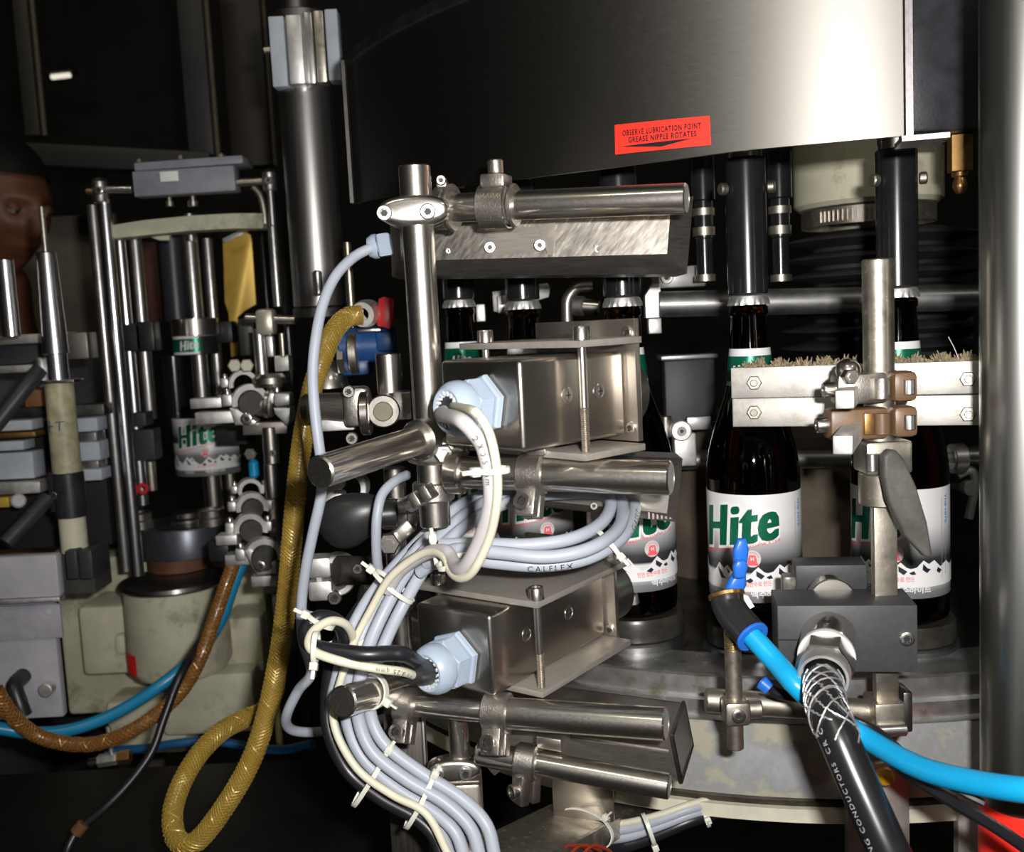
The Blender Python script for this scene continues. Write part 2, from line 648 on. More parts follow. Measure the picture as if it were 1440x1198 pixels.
# ------------------------------------------------------------------ bottles
BR, BH = .035, .2485
GLASS = N('amber bottle glass')
GLASS.b.inputs['Base Color'].default_value = (.035, .006, .001, 1)
GLASS.b.inputs['Transmission Weight'].default_value = 1.0
GLASS.b.inputs['Roughness'].default_value = .03
GLASS.b.inputs['IOR'].default_value = 1.48
GLASS = GLASS.m
CROWNM = metal('crown cap tin', (.92, .92, .90), .2, .55, .75, var=.03)
PG = N('label print green foil')
PG.l(PG.ramp(PG.noise(900), [(.3, (.004, .13, .07)), (.7, (.008, .20, .11))]), PG.b.inputs['Base Color'])
PG.b.inputs['Metallic'].default_value = .45
PG.b.inputs['Roughness'].default_value = .3
PG = PG.m
PR = plain('label print red', (.85, .12, .14), .4, .4, 0)
PB = plain('label print blue', (.03, .25, .65), .4, .4, 0)
PGY = plain('label print grey', (.32, .32, .33), .4, .4, 0)
PDK = plain('label print navy black', (.02, .022, .035), .35, .5, 0)
LP = N('printed label paper')
tc = LP.n('TexCoord')
sx = LP.n('SeparateXYZ')
LP.l(tc.outputs['Object'], sx.inputs[0])
mr = LP.n('MapRange')
mr.inputs['From Min'].default_value = .0215
mr.inputs['From Max'].default_value = .1025
LP.l(sx.outputs['Z'], mr.inputs['Value'])
LP.l(LP.ramp(mr.outputs[0], [(0, (.16, .16, .17)), (.06, (.22, .22, .23)), (.16, (.70, .71, .73)), (.26, (.78, .78, .79)), (.285, (.02, .02, .026)), (.36, (.04, .04, .045)), (.48, (.34, .34, .35)), (.66, (.76, .76, .77)), (.80, (.84, .84, .84))]), LP.b.inputs['Base Color'])
LP.b.inputs['Roughness'].default_value = .32
LP.b.inputs['Metallic'].default_value = .12
LP.b.inputs['Coat Weight'].default_value = .25
LP.b.inputs['Coat Roughness'].default_value = .2
LP = LP.m


def cylpatch(g, R, u0, u1, z0, z1, n=40, th=.0003):
    """curved sheet: arc length u0..u1 on radius R about local z, facing -y at u = 0"""
    vs, fs = [], []
    for i in range(n + 1):
        a = (u0 + (u1 - u0) * i / n) / BR
        for r in (R, R + th):
            vs += [V((r * math.sin(a), -r * math.cos(a), z0)), V((r * math.sin(a), -r * math.cos(a), z1))]
    for i in range(n):
        b = i * 4
        fs += [(b + 2, b + 6, b + 7, b + 3), (b, b + 1, b + 5, b + 4), (b, b + 4, b + 6, b + 2), (b + 1, b + 3, b + 7, b + 5)]
    fs += [(0, 2, 3, 1), (n * 4, n * 4 + 1, n * 4 + 3, n * 4 + 2)]
    return g.add(vs, fs)


def wrap(R):
    return lambda u, z: V((R * math.sin(u / BR), -R * math.cos(u / BR), z))


def put(g, geo, fn, u, z, h, rot=0.0, wd=None):
    """text or polygon geometry placed at (u, z) with cap height h, turned by rot on the label"""
    tv, tf = geo
    if not tv:
        return g
    k = h if wd is None else wd / max(p[0] for p in tv)
    ca, sa = math.cos(rot), math.sin(rot)
    return g.add([fn(u + (x * k * ca - y * h * sa), z + (x * k * sa + y * h * ca)) for x, y in tv], tf)


MOUNT = [(-.064, .030), (-.064, .036), (-.056, .044), (-.050, .041), (-.0445, .049), (-.0405, .0515), (-.035, .0440), (-.027, .0400), (-.0215, .0455), (-.0185, .0500), (-.014, .0460), (-.0105, .0490), (-.0055, .0425),
         (.000, .0385), (.004, .0400), (.0095, .0460), (.0125, .0488), (.0165, .0450), (.0195, .0438), (.0235, .0450), (.0285, .0500), (.0325, .0470), (.037, .0495), (.043, .0440), (.050, .0475), (.058, .0420), (.064, .0455), (.064, .030)]
DARKS = [[(-.0445, .0475), (-.0400, .0440), (-.0380, .0390), (-.0345, .0350), (-.0395, .0370), (-.0425, .0410)], [(-.0200, .0465), (-.0165, .0440), (-.0140, .0400), (-.0095, .0370), (-.0125, .0385), (-.0165, .0380), (-.0185, .0420)],
         [(-.0115, .0470), (-.0085, .0440), (-.0100, .0425)], [(.0110, .0460), (.0150, .0435), (.0170, .0420), (.0145, .0395), (.0110, .0420)], [(.0030, .0380), (.0070, .0405), (.0090, .0385), (.0065, .0365)],
         [(.0180, .0410), (.0215, .0425), (.0230, .0400), (.0200, .0395)], [(.0280, .0475), (.0315, .0440), (.0340, .0430), (.0310, .0405), (.0275, .0430)], [(.040, .0440), (.0440, .0415), (.0420, .0390), (.039, .041)]]
def heavy(s, steps, bold, sp):
    tv, tf = textgeo(s, bold, .3, sp, .12)
    vs, fs = [], []
    for d in steps:
        fs += [[i + len(vs) for i in f] for f in tf]
        vs += [(x + d, y) for x, y in tv]
    return vs, fs


hite = heavy('Hite', (0, .04, .08, .12), .024, 1.13)
hite_w = heavy('Hite', (-.01, .04, .08, .13), .066, 1.13)
hwid = max(p[0] for p in hite[0])


def body_label(parent, R, o):
    """the printed paper label, o = world origin of the cylinder axis at the bottle's foot"""
    f0, f1, f2 = (lambda r: (lambda u, z: wrap(r)(u, z) + o))(R + .0005), (lambda r: (lambda u, z: wrap(r)(u, z) + o))(R + .0007), (lambda r: (lambda u, z: wrap(r)(u, z) + o))(R + .0009)
    g = cylpatch(G(), R + .0001, -.062, .062, .0215, .1025, 48)
    g.v = [v + o for v in g.v]
    lab = part('body_label', g, LP, parent, 'white to black printed paper label with green name and mountains')
    r7 = math.radians(8.5)
    put(g := G(), hite_w, f1, -.0335, .0605, .0315, r7, .066)
    part('name_outline', g, WHITEPRINT, lab)
    put(g := G(), hite, f2, -.0325, .0614, .0303, r7, .064)
    part('name_lettering', g, PG, lab)
    g = put(G(), textgeo('FROM NATURALLY FRESH WATER', .02, .2, 1.1, .4), f1, -.037, .0545, .0024, math.radians(11), .068)
    put(g, textgeo('천연 암반수로 만든', .02, 0, 1, .5), f1, -.004, .0335, .0030, math.radians(3), .026)
    part('red_lettering', g, PR, lab)
    g = put(G(), polygeo(MOUNT, .004), f1, 0, 0, 1, 0, max(p[0] for p in MOUNT))
    part('mountain_print', g, WHITEPRINT, lab)
    g = G()
    for d in DARKS:
        tv, tf = polygeo(d, .004)
        g.add([f2(x, y) for x, y in tv], tf)
    part('mountain_shade_print', g, PDK, lab)
    g = put(G(), textgeo('맥주', .03, 0, 1, .3), f2, .007, .0258, .0046)
    put(g, textgeo('하이트', .03, 0, 1, .3), f2, .018, .0262, .0042)
    put(g, textgeo('-HEUNG-', .02, 0, 1, .3), f2, -.024, .0262, .0028)
    part('foot_lettering', g, WHITEPRINT, lab)
    # round emblem with a red ribbon and an H
    ring = [(.0062 * math.cos(t), .0062 * math.sin(t) * 1.05) for t in [i * math.pi / 12 for i in range(24)]]
    g = G()
    tv, tf = polygeo([(x + .0085, y + .0550) for x, y in ring], .003)
    g.add([f1(x, y) for x, y in tv], tf)
    part('emblem_ground', g, plain('label print silver', (.6, .6, .6), .35, .5, 0) if 'label print silver' not in bpy.data.materials else bpy.data.materials['label print silver'], lab)
    g = G()
    for poly in ([(-.0048, .0495), (.0048, .0495), (.0032, .0520), (.003, .0545), (.0022, .0572), (-.0022, .0572), (-.003, .0545), (-.0032, .0520)],):
        tv, tf = polygeo([(x + .0085, y + .0005) for x, y in poly], .003)
        g.add([f2(x, y) for x, y in tv], tf)
    for i in range(9):
        t = math.radians(20 + i * 17.5)
        x, y = .0085 + .0047 * math.cos(t), .0550 + .0049 * math.sin(t)
        tv, tf = polygeo([(x - .0004, y - .0004), (x + .0004, y - .0004), (x + .0004, y + .0004), (x - .0004, y + .0004)], .003)
        g.add([f2(a, b) for a, b in tv], tf)
    part('emblem_print', g, PR, lab)
    put(g := G(), textgeo('H', .04, 0, 1, .3), (lambda u, z: wrap(R + .0011)(u, z) + o), .0073, .0536, .0028)
    part('emblem_letter', g, WHITEPRINT, lab)
    # lines running down both side edges
    fv = lambda x, y: f1(.0485 - 0 + y, .097 - x)
    g = G()
    tv, tf = textgeo('THE HITE.', .04, 0, 1.05, 0)
    k = .0225 / max(p[0] for p in tv)
    g.add([fv(x * k, y * .0026) for x, y in tv], tf)
    part('side_title', g, PB, lab)
    g = G()
    for off, z0, ln, s in ((.0000, .026, .034, 'CLEAN AND FRESH TASTE OF PURE'), (-.0045, .002, .060, 'WATER DRAWN FROM DEEP ROCK BREWED WITH CARE FOR YOU'), (-.1030, .004, .060, 'PURE NATURAL WATER OF THE DEEP BED ROCK'), (-.1075, .004, .056, 'PLEASE DRINK IT COLD AND IN MODERATION')):
        tv, tf = textgeo(s, 0, 0, 1, 0)
        k = ln / max(p[0] for p in tv)
        g.add([fv(x * k + z0, y * .0017 + off) for x, y in tv], tf)
    part('side_lettering', g, PGY, lab)
    return lab


def neck_label(parent, R0, R1, z0, z1, o, ratio=1.0):
    """green neck band with white borders; R may taper from z0 to z1"""
    rr = lambda z, e: R0 + (R1 - R0) * (z - z0) / (z1 - z0) + e
    hh = z1 - z0
    g = G().lathe([(rr(z0, .0001), z0), (rr(z0, .0004), z0), (rr(z1, .0004), z1), (rr(z1, .0001), z1)], o, n=48)
    nl = part('neck_label', g, WHITEPRINT, parent)
    g = G().lathe([(rr(z0 + hh * .12, .0003), z0 + hh * .12), (rr(z0 + hh * .12, .0006), z0 + hh * .12), (rr(z1 - hh * .2, .0006), z1 - hh * .2), (rr(z1 - hh * .2, .0003), z1 - hh * .2)], o, n=48)
    part('green_band', g, PG, nl)
    fn = lambda u, z: o + V((rr(z, .0009) * math.sin(u / R0), -rr(z, .0009) * math.cos(u / R0), z))
    wd = .020 * ratio
    g = put(G(), hite, fn, -wd / 2, z0 + hh * .2, .0095 * ratio, math.radians(6), wd)
    part('neck_lettering', g, WHITEPRINT, nl)
    return nl


bottle0 = thing('beer_bottle', 'x', 'bottle', (0, 0, 0), 'brown beer bottles standing on the carousel')
O0 = V((0, 0, 0))
pb = [(0, .004), (.022, .002), (.030, 0), (.0342, .003), (.035, .010), (.035, .112), (.0345, .121), (.0325, .133), (.0290, .146), (.0245, .159), (.0200, .172), (.0172, .183), (.0156, .196), (.0146, .212), (.0136, .226), (.0132, .2335), (.0142, .2350), (.0142, .2395), (.0126, .241), (.0126, .2455), (0, .2455)]
part('glass_body', G().lathe(pb, O0, n=48), GLASS, bottle0)
body_label(bottle0, BR, O0)
neck_label(bottle0, .0175, .0148, .1815, .2090, O0)
fl = lambda i, k: 1.05 if (k in (0, 1, 2) and i % 3 == 0) else 1.0
part('crown_cap', G().lathe([(.0128, .2412), (.0151, .2412), (.0148, .2440), (.0144, .2462), (.0139, .2478), (.0122, .2486), (0, .2487)], O0, n=63, flute=fl), CROWNM, bottle0)
BPOS = [(1061, 868, .76, -17, 'beer bottle behind the blue nozzle, its whole front label in view'),
        (1276, 866, .752, -20, 'beer bottle behind the upright post and the flat grey lever'),
        (899, 0, .792, 12, 'beer bottle whose lower half shows beside the lower camera box'),
        (735, 0, .87, 5, 'beer bottle whose label shows inside the grey cable loop'),
        (645, 0, .95, 0, 'beer bottle farthest back in the row, only its neck beside the pole')]
crowns = [(1054, 412), (1258, 405), (875, 418), (735, 423), (645, 419)]
zb0 = at(1061, 868, .76).z
BOT = []
for i, ((px, py, y, rot, lab), (cx, cy)) in enumerate(zip(BPOS, crowns)):
    o = bottle0 if i == 0 else copytree(bottle0)
    c = at(cx, cy, y)
    z = min(max(c.z - BH, zb0 - .002), zb0 + .012) if i else zb0
    b = V((c.x, c.y, z))
    if i < 2:
        m = at(px, (cy + py) / 2, y)
        b.x = at(px, py - 40, y).x if i == 0 else (c.x + m.x) / 2
        b.x = (b.x + c.x) / 2
    o.location = b
    o['label'] = lab
    view = math.atan2(b.x, b.y)
    o.rotation_euler = (0, 0, -view + math.radians(rot))
    BOT.append(b)
# stepped turning plates under the bottles
PLATE = metal('oily plate steel', (.20, .20, .20), .22, .5, .6, sc=70, bump=.25, bs=300, stain=.6, staincol=(.05, .045, .03))
zd = ZD
for b, lab in zip(BOT[:4], ('stepped black turning plate under the bottle behind the blue nozzle', 'stepped black turning plate under the bottle behind the upright post',
                            'stepped black turning plate under the bottle by the lower camera box', 'stepped black turning plate under the bottle seen through the cable loop')):
    h = b.z - .0003 - zd
    t = thing('turning_plate', lab, 'turntable', (b.x, b.y, zd + .0005), 'turning plates under the bottles')
    part('foot_ring', G().lathe([(.02, .0005), (.040, .0005), (.0415, .002), (.0415, h * .30), (.040, h * .36), (.02, h * .36)], (b.x, b.y, zd), n=40), PLATE, t)
    part('rubber_seat', G().lathe([(.02, h * .36), (.0385, h * .36), (.0398, h * .42), (.0398, h * .9), (.0385, h), (.034, h), (.033, h * .97), (.02, h * .97)], (b.x, b.y, zd), n=40), plain('oily black rubber', (.03, .028, .022), .3, .5, .3, 90) if 'oily black rubber' not in bpy.data.materials else bpy.data.materials['oily black rubber'], t)
# black centring tubes pressing on the crowns
for b, lab in zip(BOT, ('thick black tube on the crown of the bottle behind the blue nozzle', 'thick black tube on the crown of the bottle behind the post',
                        'thick black tube on the crown of the bottle by the camera boxes', 'thick black tube on the crown of the bottle in the cable loop', 'thick black tube on the crown of the farthest bottle')):
    z0, z1 = b.z + BH + .0006, zedge(0) + .05
    t = thing('centring_tube', lab, 'tube', (b.x, b.y, z0), 'black centring tubes above the bottles')
    part('sleeve', G().cyl((b.x, b.y, z0), (b.x, b.y, z0 + .1), .0148, n=32, ch=.001), BELL, t)
    part('spindle', G().cyl((b.x, b.y, z0 + .1002), (b.x, b.y, z1), .0125, n=24), STEEL, t)
    for s in (-1, 1):
        part('side_pin', G().cyl((b.x + s * .0150, b.y - .004, z0 + .078), (b.x + s * .0205, b.y - .006, z0 + .078), .0045, n=14, ch=.001), OLDST, t)
# ------------------------------------------------------------------ fasteners
def screwgeo(p, d, r, h, n=20, hexhole=True):
    """socket head screw: knurled head with a sunk hexagon; p = seat, d = outward"""
    X, Y, Z = basis(d)
    g = G().lathe([(0, 0), (r, 0), (r, h * .86), (r * .9, h), (r * .56, h), (r * .5, h * .45), (0, h * .45)], p, d, n, flute=lambda i, k: 1.04 if (k in (1, 2) and i % 2) else 1)
    return g


def nutgeo(p, d, r, h, hole=True, up=None):
    g = G().lathe([(0, 0), (r, 0), (r, h * .85), (r * .88, h), (r * .52, h), (r * .48, h * 1.25), (0, h * 1.25)], p, d, 6, up)
    return g


SOCKET_SHADE = plain('socket shade', (.02, .019, .018), .5, .4, 0)  # near-black plug colour, paints the shade inside the screw holes


def screw(parent, p, d, r, h, m=None, name='screw'):
    o = part(name, screwgeo(p, d, r, h), m or STEEL, parent)
    if parent.parent is None and r > .0025:
        q = V(p) + V(d).normalized() * (h * .5)
        part('socket', G().cyl(q, q + V(d).normalized() * (h * .22), r * .47, n=6), SOCKET_SHADE, o)
    return o


def rod(name, label, cat, p0, p1, r, m, group=None, ch=.0008, n=32, hollow=False):
    if hollow:
        p0, p1 = V(p0), V(p1)
        L = (p1 - p0).length
        d = (p1 - p0) / L
        t = thing(name, label, cat, (p0 + p1) / 2 - V((0, 0, r)), group)
        part('tube', G().lathe([(0, 0), (r - ch, 0), (r, ch), (r, L - ch), (r * .9, L), (r * .9, L - .0012), (0, L - .0012)], p0, d, n), m, t)
        part('end_face', G().cyl(p1 - d * .0010, p1 - d * .0004, r * .895, n=n), SAWN, t)
        return t
    return single(name, G().cyl(p0, p1, r, n=n, ch=ch), m, label, cat, group)


# ------------------------------------------------------------------ right-hand column, black box, gearbox
yC = .58
cx = at(1442, 600, yC)
zlo, zhi = EYE - .45, EYE + .40
t = thing('steel_column', 'thick round stainless column running the full height beside the guide bars', 'column', (cx.x, cx.y, zlo))
part('pipe', G().cyl((cx.x, cx.y, zlo), (cx.x, cx.y, zhi), .0245, n=48), metal('column steel', (.34, .34, .32), .22, .40, .6, (1, 1, .04), 90, .1), t)
zr = at(1400, 1152, yC - .02).z
part('red_sleeve', G().ring((cx.x, cx.y, zlo), (cx.x, cx.y, zr), .0256, .0246, 48, .0004), REDPAINT, t, 'bright red sleeve around the foot of the column')
a, b = at(1283, 186, .74), at(1381, 186, .74)
t = thing('black_box', 'black dusty machine box hanging beside the right end of the steel drum', 'machine box', ((a.x + b.x) / 2, .76, a.z))
zt2 = at(1330, -90, .74).z
X = (b - a)
X.z = 0
part('body', G().box(((a.x + b.x) / 2 + .001, .775, (a.z + zt2) / 2), (X.length + .004, .07, zt2 - a.z), X, ch=.003), plain('black dusty paint', (.028, .030, .037), .38, .5, .3, 60, .25, 500), t)
part('corner_strip', G().box((a.x - .002, .742, (a.z + zt2) / 2), (.006, .01, zt2 - a.z - .004), ch=.002), BLACK, t)
pa, pb_ = at(1350, 192, .76), at(1350, 242, .76)
t = thing('brass_fitting', 'brass hexagon grease fitting under the black box', 'fitting', pb_ - V((0, 0, .016)))
part('hexagon_body', G().cyl(pb_, (pb_.x, pb_.y, a.z - .0004), .0088, n=6, ch=.0006, ph=.5), BRASS, t)
part('grease_nipple', G().lathe([(.0058, -.0002), (.0058, -.003), (.0038, -.004), (.0052, -.0085), (.0052, -.0115), (.003, -.0155), (0, -.016)], pb_, n=20), BRASS, t)
# gearbox above the bellows
yG = 1.02
c = at(1219, 235, yG)
zA, zB = at(1219, 282, yG - .07).z, at(1219, 150, yG).z
single('gearbox', G().lathe([(0, 0), (.066, 0), (.071, .004), (.071, zB - zA), (0, zB - zA)], (c.x, c.y, zA), n=48), CREAM, 'round cream enamelled gearbox housing above the black bellows', 'gearbox')
t = thing('hose_clip', 'worm-drive steel hose clip around the neck below the cream gearbox', 'clip', (c.x, c.y, zA - .022))
part('strap', G().ring((c.x, c.y, zA - .018), (c.x, c.y, zA - .002), .0640, .0625, 48), OLDST, t)
g = G()
for i in range(15):
    aa = math.radians(-62 + i * 4.2)
    p = V((c.x + .0647 * math.sin(aa), c.y - .0647 * math.cos(aa), zA - .010))
    g.box(p, (.0022, .0012, .010), (math.cos(aa), math.sin(aa), 0), (math.sin(aa), -math.cos(aa), 0))
part('band_teeth', g, STEEL, t, kind='stuff')
# bellows
zb_ = zA - .022
ze = at(1240, 560, yG - .1).z
prof = [(0, 0), (.062, 0)]
n = 9
H = zb_ - ze
for i in range(n):
    prof += [(.066, -H * (i + .1) / n), (.098, -H * (i + .45) / n), (.100, -H * (i + .55) / n), (.066, -H * (i + .9) / n)]
prof += [(0, -H)]
cb = at(1238, 430, yG + .02)
single('rubber_bellows', G().lathe(prof, (cb.x, cb.y, zb_), n=56), plain('black bellows rubber', (.03, .03, .032), .6, .4, .3, 30, .2, 200), 'stack of black pleated rubber bellows behind the bottle necks', 'bellows')
# two long tubes behind the bottles
TUBEM = metal('dull grey tube', (.34, .34, .34), .3, .55, .7, sc=90, bump=.1, stain=.4, staincol=(.1, .09, .07))
yT = .905
rod('rear_tube', 'dull grey horizontal tube behind the crown caps', 'tube', at(926, 428, yT + .03), at(1420, 417, yT), .0118, TUBEM)
rod('rear_tube', 'dull grey horizontal tube behind the shoulders of the bottles', 'tube', at(940, 647, yT + .03), at(1420, 641, yT), .0092, TUBEM)
g0 = at(914, 425, yT + .03)
t = thing('tube_bracket', 'white metal fork bracket on the end of the grey tube behind the crowns', 'bracket', g0)
part('fork_plate', G().prism([(-.004, -.014), (.010, -.014), (.010, .0165), (.003, .0165), (-.004, .006)], g0, (1, 0, 0), (0, 0, 1), (0, .012, 0)), ALU, t)
part('slit_block', G().box(g0 + V((.003, -.001, -.022)), (.012, .012, .014), ch=.001), ALU, t)
part('pivot_plate', G().box(g0 + V((.028, .006, .022)), (.05, .008, .02), ch=.002), TUBEM, t)
screw(t, g0 + V((.016, .001, .022)), (0, -1, 0), .006, .004)
g0 = at(955, 604, yT)
t = thing('tube_bracket', 'grey cast bracket with round boss on the tube behind the bottle shoulders', 'bracket', g0)
part('post', G().cyl(g0 + V((-.012, 0, -.006)), g0 + V((-.012, 0, .013)), .0055, n=20, ch=.0006), STEEL, t)
part('boss', G().cyl(g0 + V((0, -.012, 0)), g0 + V((0, .012, 0)), .0095, n=24, ch=.001), ALU, t)
part('web', G().box(g0 + V((.004, 0, -.018)), (.02, .014, .03), ch=.002), ALU, t)
part('arm', G().box(g0 + V((.018, .002, .005)), (.022, .008, .012), ch=.001), TUBEM, t)
screw(t, g0 + V((0, -.012, 0)), (0, -1, 0), .004, .003)
g0 = at(1365, 686, .895)
t = thing('hook_bracket', 'small bright hook bracket between the last bottle and the column', 'bracket', g0 - V((0, 0, .03)))
part('tube_loop', G().ring(g0 + V((-.018, 0, .0275)), g0 + V((-.006, 0, .0275)), .0135, .0096, 24, .0008), ALU, t)
part('hook', G().tube([g0 + V((-.012, 0, .012)), g0 + V((0, 0, .016)), g0 + V((.004, 0, .004)), g0 + V((-.002, 0, -.028))], .004, 10), ALU, t)
part('boss', G().cyl(g0 + V((-.004, 0, .001)), g0 + V((-.004, -.01, .001)), .007, n=20, ch=.001), ALU, t)
# dark fillers of the machine core: vertical blocks between the bottles
for px, py, w_, h_, lab in ((968, 575, .05, .10, 'dark grey block behind the gap beside the upper camera box'), (1352, 500, .012, .12, 'slim brown pillar between the bottles and the steel column')):
    p = at(px, py, 1.0)
    t = thing('core_block', lab, 'machine block', (p.x, p.y, p.z - h_ / 2))
    part('body', G().box(p, (w_, .03, h_), ch=.002), GREYPAINT if px < 1000 else COREM, t)
    part('cap_plate', G().box(p + V((0, 0, h_ / 2 + .0025)), (w_ + .006, .034, .0045), ch=.001), TUBEM if px < 1000 else COREM, t)
# thin spindles behind
for px, lab in ((990, 'thin black stepped spindle behind the end of the upper tube'), (1097, 'thin black stepped spindle behind the tube over the nozzle bottle')):
    p = at(px, 330, .90)
    z0, z1 = at(px, 386, .9).z, zedge(0) + .04
    t = thing('spindle', lab, 'spindle', (p.x, p.y, z0))
    L = z1 - z0
    part('black_shaft', G().lathe([(0, 0), (.0075, 0), (.0075, L * .3), (.0085, L * .31), (.0085, L * .62), (.011, L * .63), (.011, L), (0, L)], (p.x, p.y, z0), n=24), BELL, t)
    part('steel_collar', G().ring((p.x, p.y, z0 + L * .33), (p.x, p.y, z0 + L * .40), .0098, .0087, 24), OLDST, t)
    part('steel_collar', G().ring((p.x, p.y, z0 + L * .50), (p.x, p.y, z0 + L * .56), .0098, .0087, 24), OLDST, t)
    part('foot_cap', G().cyl((p.x, p.y, z0 - .006), (p.x, p.y, z0 - .0002), .0092, n=24), OLDST, t)

# ------------------------------------------------------------------ guide bars
for (l, r, hh, lab, name) in ((at(1028, 539, .700), at(1410, 529.5, .642), .0213, 'upper flat aluminium guide bar with two bolts, worn brush along its top', 'guide_bar'),
                              (at(1030, 580.5, .700), at(1410, 576.3, .642), .0198, 'lower flat aluminium guide bar with two bolts, rust speckled', 'guide_bar')):
    X = (r - l).normalized()
    Yv = V((-X.y, X.x, 0)).normalized()
    Zv = X.cross(Yv)
    t = thing(name, lab, 'guide bar', (l + r) / 2 - V((0, 0, hh / 2)), 'pair of flat guide bars')
    part('bar', G().box((l + r) / 2 + Yv * .006, ((r - l).length, .012, hh), X, Yv, Zv, ch=.0006), OLDALU, t)
    for px, py in (((1061, 538), (1361, 532.5)) if hh > .02 else ((1061, 579.5), (1361, 582))):
        f = (px - 1028) / 382
        p = l + (r - l) * f
        p = at(px, py, p.y - .0003)
        nu = part('nut', nutgeo(p, -Yv, .0052, .0026), OLDST, t)
        part('bolt_end', screwgeo(p - Yv * .0034, -Yv, .0024, .0016, 14), STEEL, nu)
    if hh > .02:
        g = G()
        random.seed(4)
        for i in range(420):
            f = random.choice((random.uniform(.06, .49), random.uniform(.62, .93)))
            p = l + (r - l) * f + V((0, .004 + random.uniform(0, .007), hh / 2 + .0002))
            h = random.uniform(.0012, .0055) * (.3 + 1.0 * abs(math.sin(f * 37)))
            q = p + V((random.uniform(-.003, .003), random.uniform(-.002, .002), h))
            g.lathe([(0, 0), (.0009, 0), (.0004, (q - p).length), (0, (q - p).length)], p, q - p, 5)
        single('brush_strip', g, plain('worn brush bristle', (.24, .19, .12), .7, .3, .5, 400), 'worn ragged bristle strip along the top of the upper guide bar', 'brush', kind='stuff')
        p = l + (r - l) * .84 + V((0, .004, hh / 2))
        single('wire_bristle', G().tube([p + V((.004, 0, 0)), p + V((.001, 0, .008)), p + V((-.003, 0, .016))], .0004, 6), OLDALU, 'single pale wire sticking up from the worn bristle strip', 'wire')

# ------------------------------------------------------------------ upright post, split clamps, lever, flat bar
yP = .622
pt, pm = at(1234, 364, yP), at(1240, 640, yP)
rod('upright_post', 'short round upright steel post in front of the guide bars, pitted along its side', 'post', (pt.x, pt.y, pm.z), (pt.x, pt.y, pt.z), .0094, OLDST)


def split_clamp(py0, py1, mL, mR, lab, px0, rodend, rody, rodback):
    a, b = at(1240, py0, .603), at(1240, py1, .603)
    zc, hz = (a.z + b.z) / 2, a.z - b.z
    cxm = pt.x
    t = thing('split_clamp', lab, 'clamp', (cxm, yP, zc - hz / 2), 'split clamps on the upright post')
    k = .603 / FPX
    # halves hug the post and stop short of each other
    xr0, xr1 = cxm + .0015, cxm + .0165
    part('right_half', G().box(((xr0 + xr1) / 2 + .0003, .6105, zc), (xr1 - xr0, .017, hz), ch=.0035), mR, t)
    xl = at(px0, 0, .603).x
    xl = at(px0, (py0 + py1) / 2, .603).x
    part('left_half', G().box(((xl + cxm - .0015) / 2, .6105, zc), (cxm - .0015 - xl, .017, hz), ch=.0025), mL, t)
    part('rear_half', G().box((cxm, .6385, zc), (.034, .011, hz), ch=.003), mR, t)
    sc = part('screw', G().cyl((cxm + .0105, .6015, zc + .0045), (cxm + .0105, .6015, zc - .0045), .0036, n=20, ch=.0004), CHROME, t)
    sc = screwgeo((xl + .0005, .609, zc), (-1, 0, 0), .0046, .0075)
    part('screw', sc, STEEL, t)
    part('barrel', G().cyl((cxm - .0062, .6012, zc + hz * .33), (cxm - .0062, .6012, zc - hz * .33), .0048, n=20), mL, t)
    # square rod that carries the bar
    e, bk = at(*rodend, rody), at(*rodback, .668)
    D = (bk - e).normalized()
    X = V((1, 0, 0))
    X = (X - D * X.dot(D)).normalized()
    Zv = X.cross(D)
    L = (bk - e).length
    part('square_rod', G().box((e + bk) / 2, (.0106, L, .0106), X, D, Zv, ch=.0009), ALU, t)
    return t, zc


c1, z1 = split_clamp(524, 567, ZINC, LEATHER, 'upper split clamp on the post, left half grey metal, right half brown', 1178, (1188, 562), .572, (1204, 545))
p = at(1193, 529, .600)
part('hex_bolt', nutgeo(p, (0, -1, 0), .0048, .006), STEEL, c1)
part('dome_cap', G().ball(p + V((.002, .006, .003)), .0075, 8), STEEL, c1)
c2, z2 = split_clamp(573, 617, LEATHER, LEATHER, 'lower split clamp on the post, all brown with a long square rod', 1168, (1185, 626), .548, (1213, 588))
g = at(1222, 596, .600)
part('brass_shim', G().box(g, (.006, .003, .013), ch=.0005), BRASS, c2)
# lever clamp below
zt3, zb3 = at(1240, 622, .61).z, at(1240, 714, .61).z
xc = at(1241, 670, yP).x
t = thing('lever_clamp', 'short steel sleeve clamp on the post with a long flat grey lever', 'clamp', (xc, yP, zb3))
zm = zt3 + (zb3 - zt3) * .5
part('sleeve', G().cyl((xc, yP, zb3), (xc, yP, zm), .0146, n=36, ch=.0008), OLDST, t)
part('jaw', G().box((xc, yP, (zm + zt3) / 2 + .0003), (.0285, .026, zt3 - zm), ch=.002), OLDST, t)
for dx in (-.0112, -.0038):
    part('cross_pin', G().cyl((xc + dx, yP - .0135, zm + .003), (xc + dx, yP - .0135, zm + .014), .0036, n=18, ch=.0004), CHROME, t)
poly = [(1243, 642), (1252, 633), (1262, 634), (1272, 645), (1290, 685), (1305, 735), (1312, 778), (1309, 785), (1301, 783), (1272, 752), (1250, 705), (1243, 668)]
pw = [at(x, y, .590) for x, y in poly]
o = pw[0]
lev = G()
bm = bmesh.new()
f = bm.faces.new([bm.verts.new((q.x - o.x, (q.z - o.z), 0)) for q in pw])
r_ = bmesh.ops.extrude_face_region(bm, geom=[f])
for v in r_['geom']:
    if isinstance(v, bmesh.types.BMVert):
        v.co.z += .009
bmesh.ops.bevel(bm, geom=[e for e in bm.edges if abs(e.verts[0].co.z - e.verts[1].co.z) < 1e-6], offset=.0022, segments=3, affect='EDGES', profile=.5)
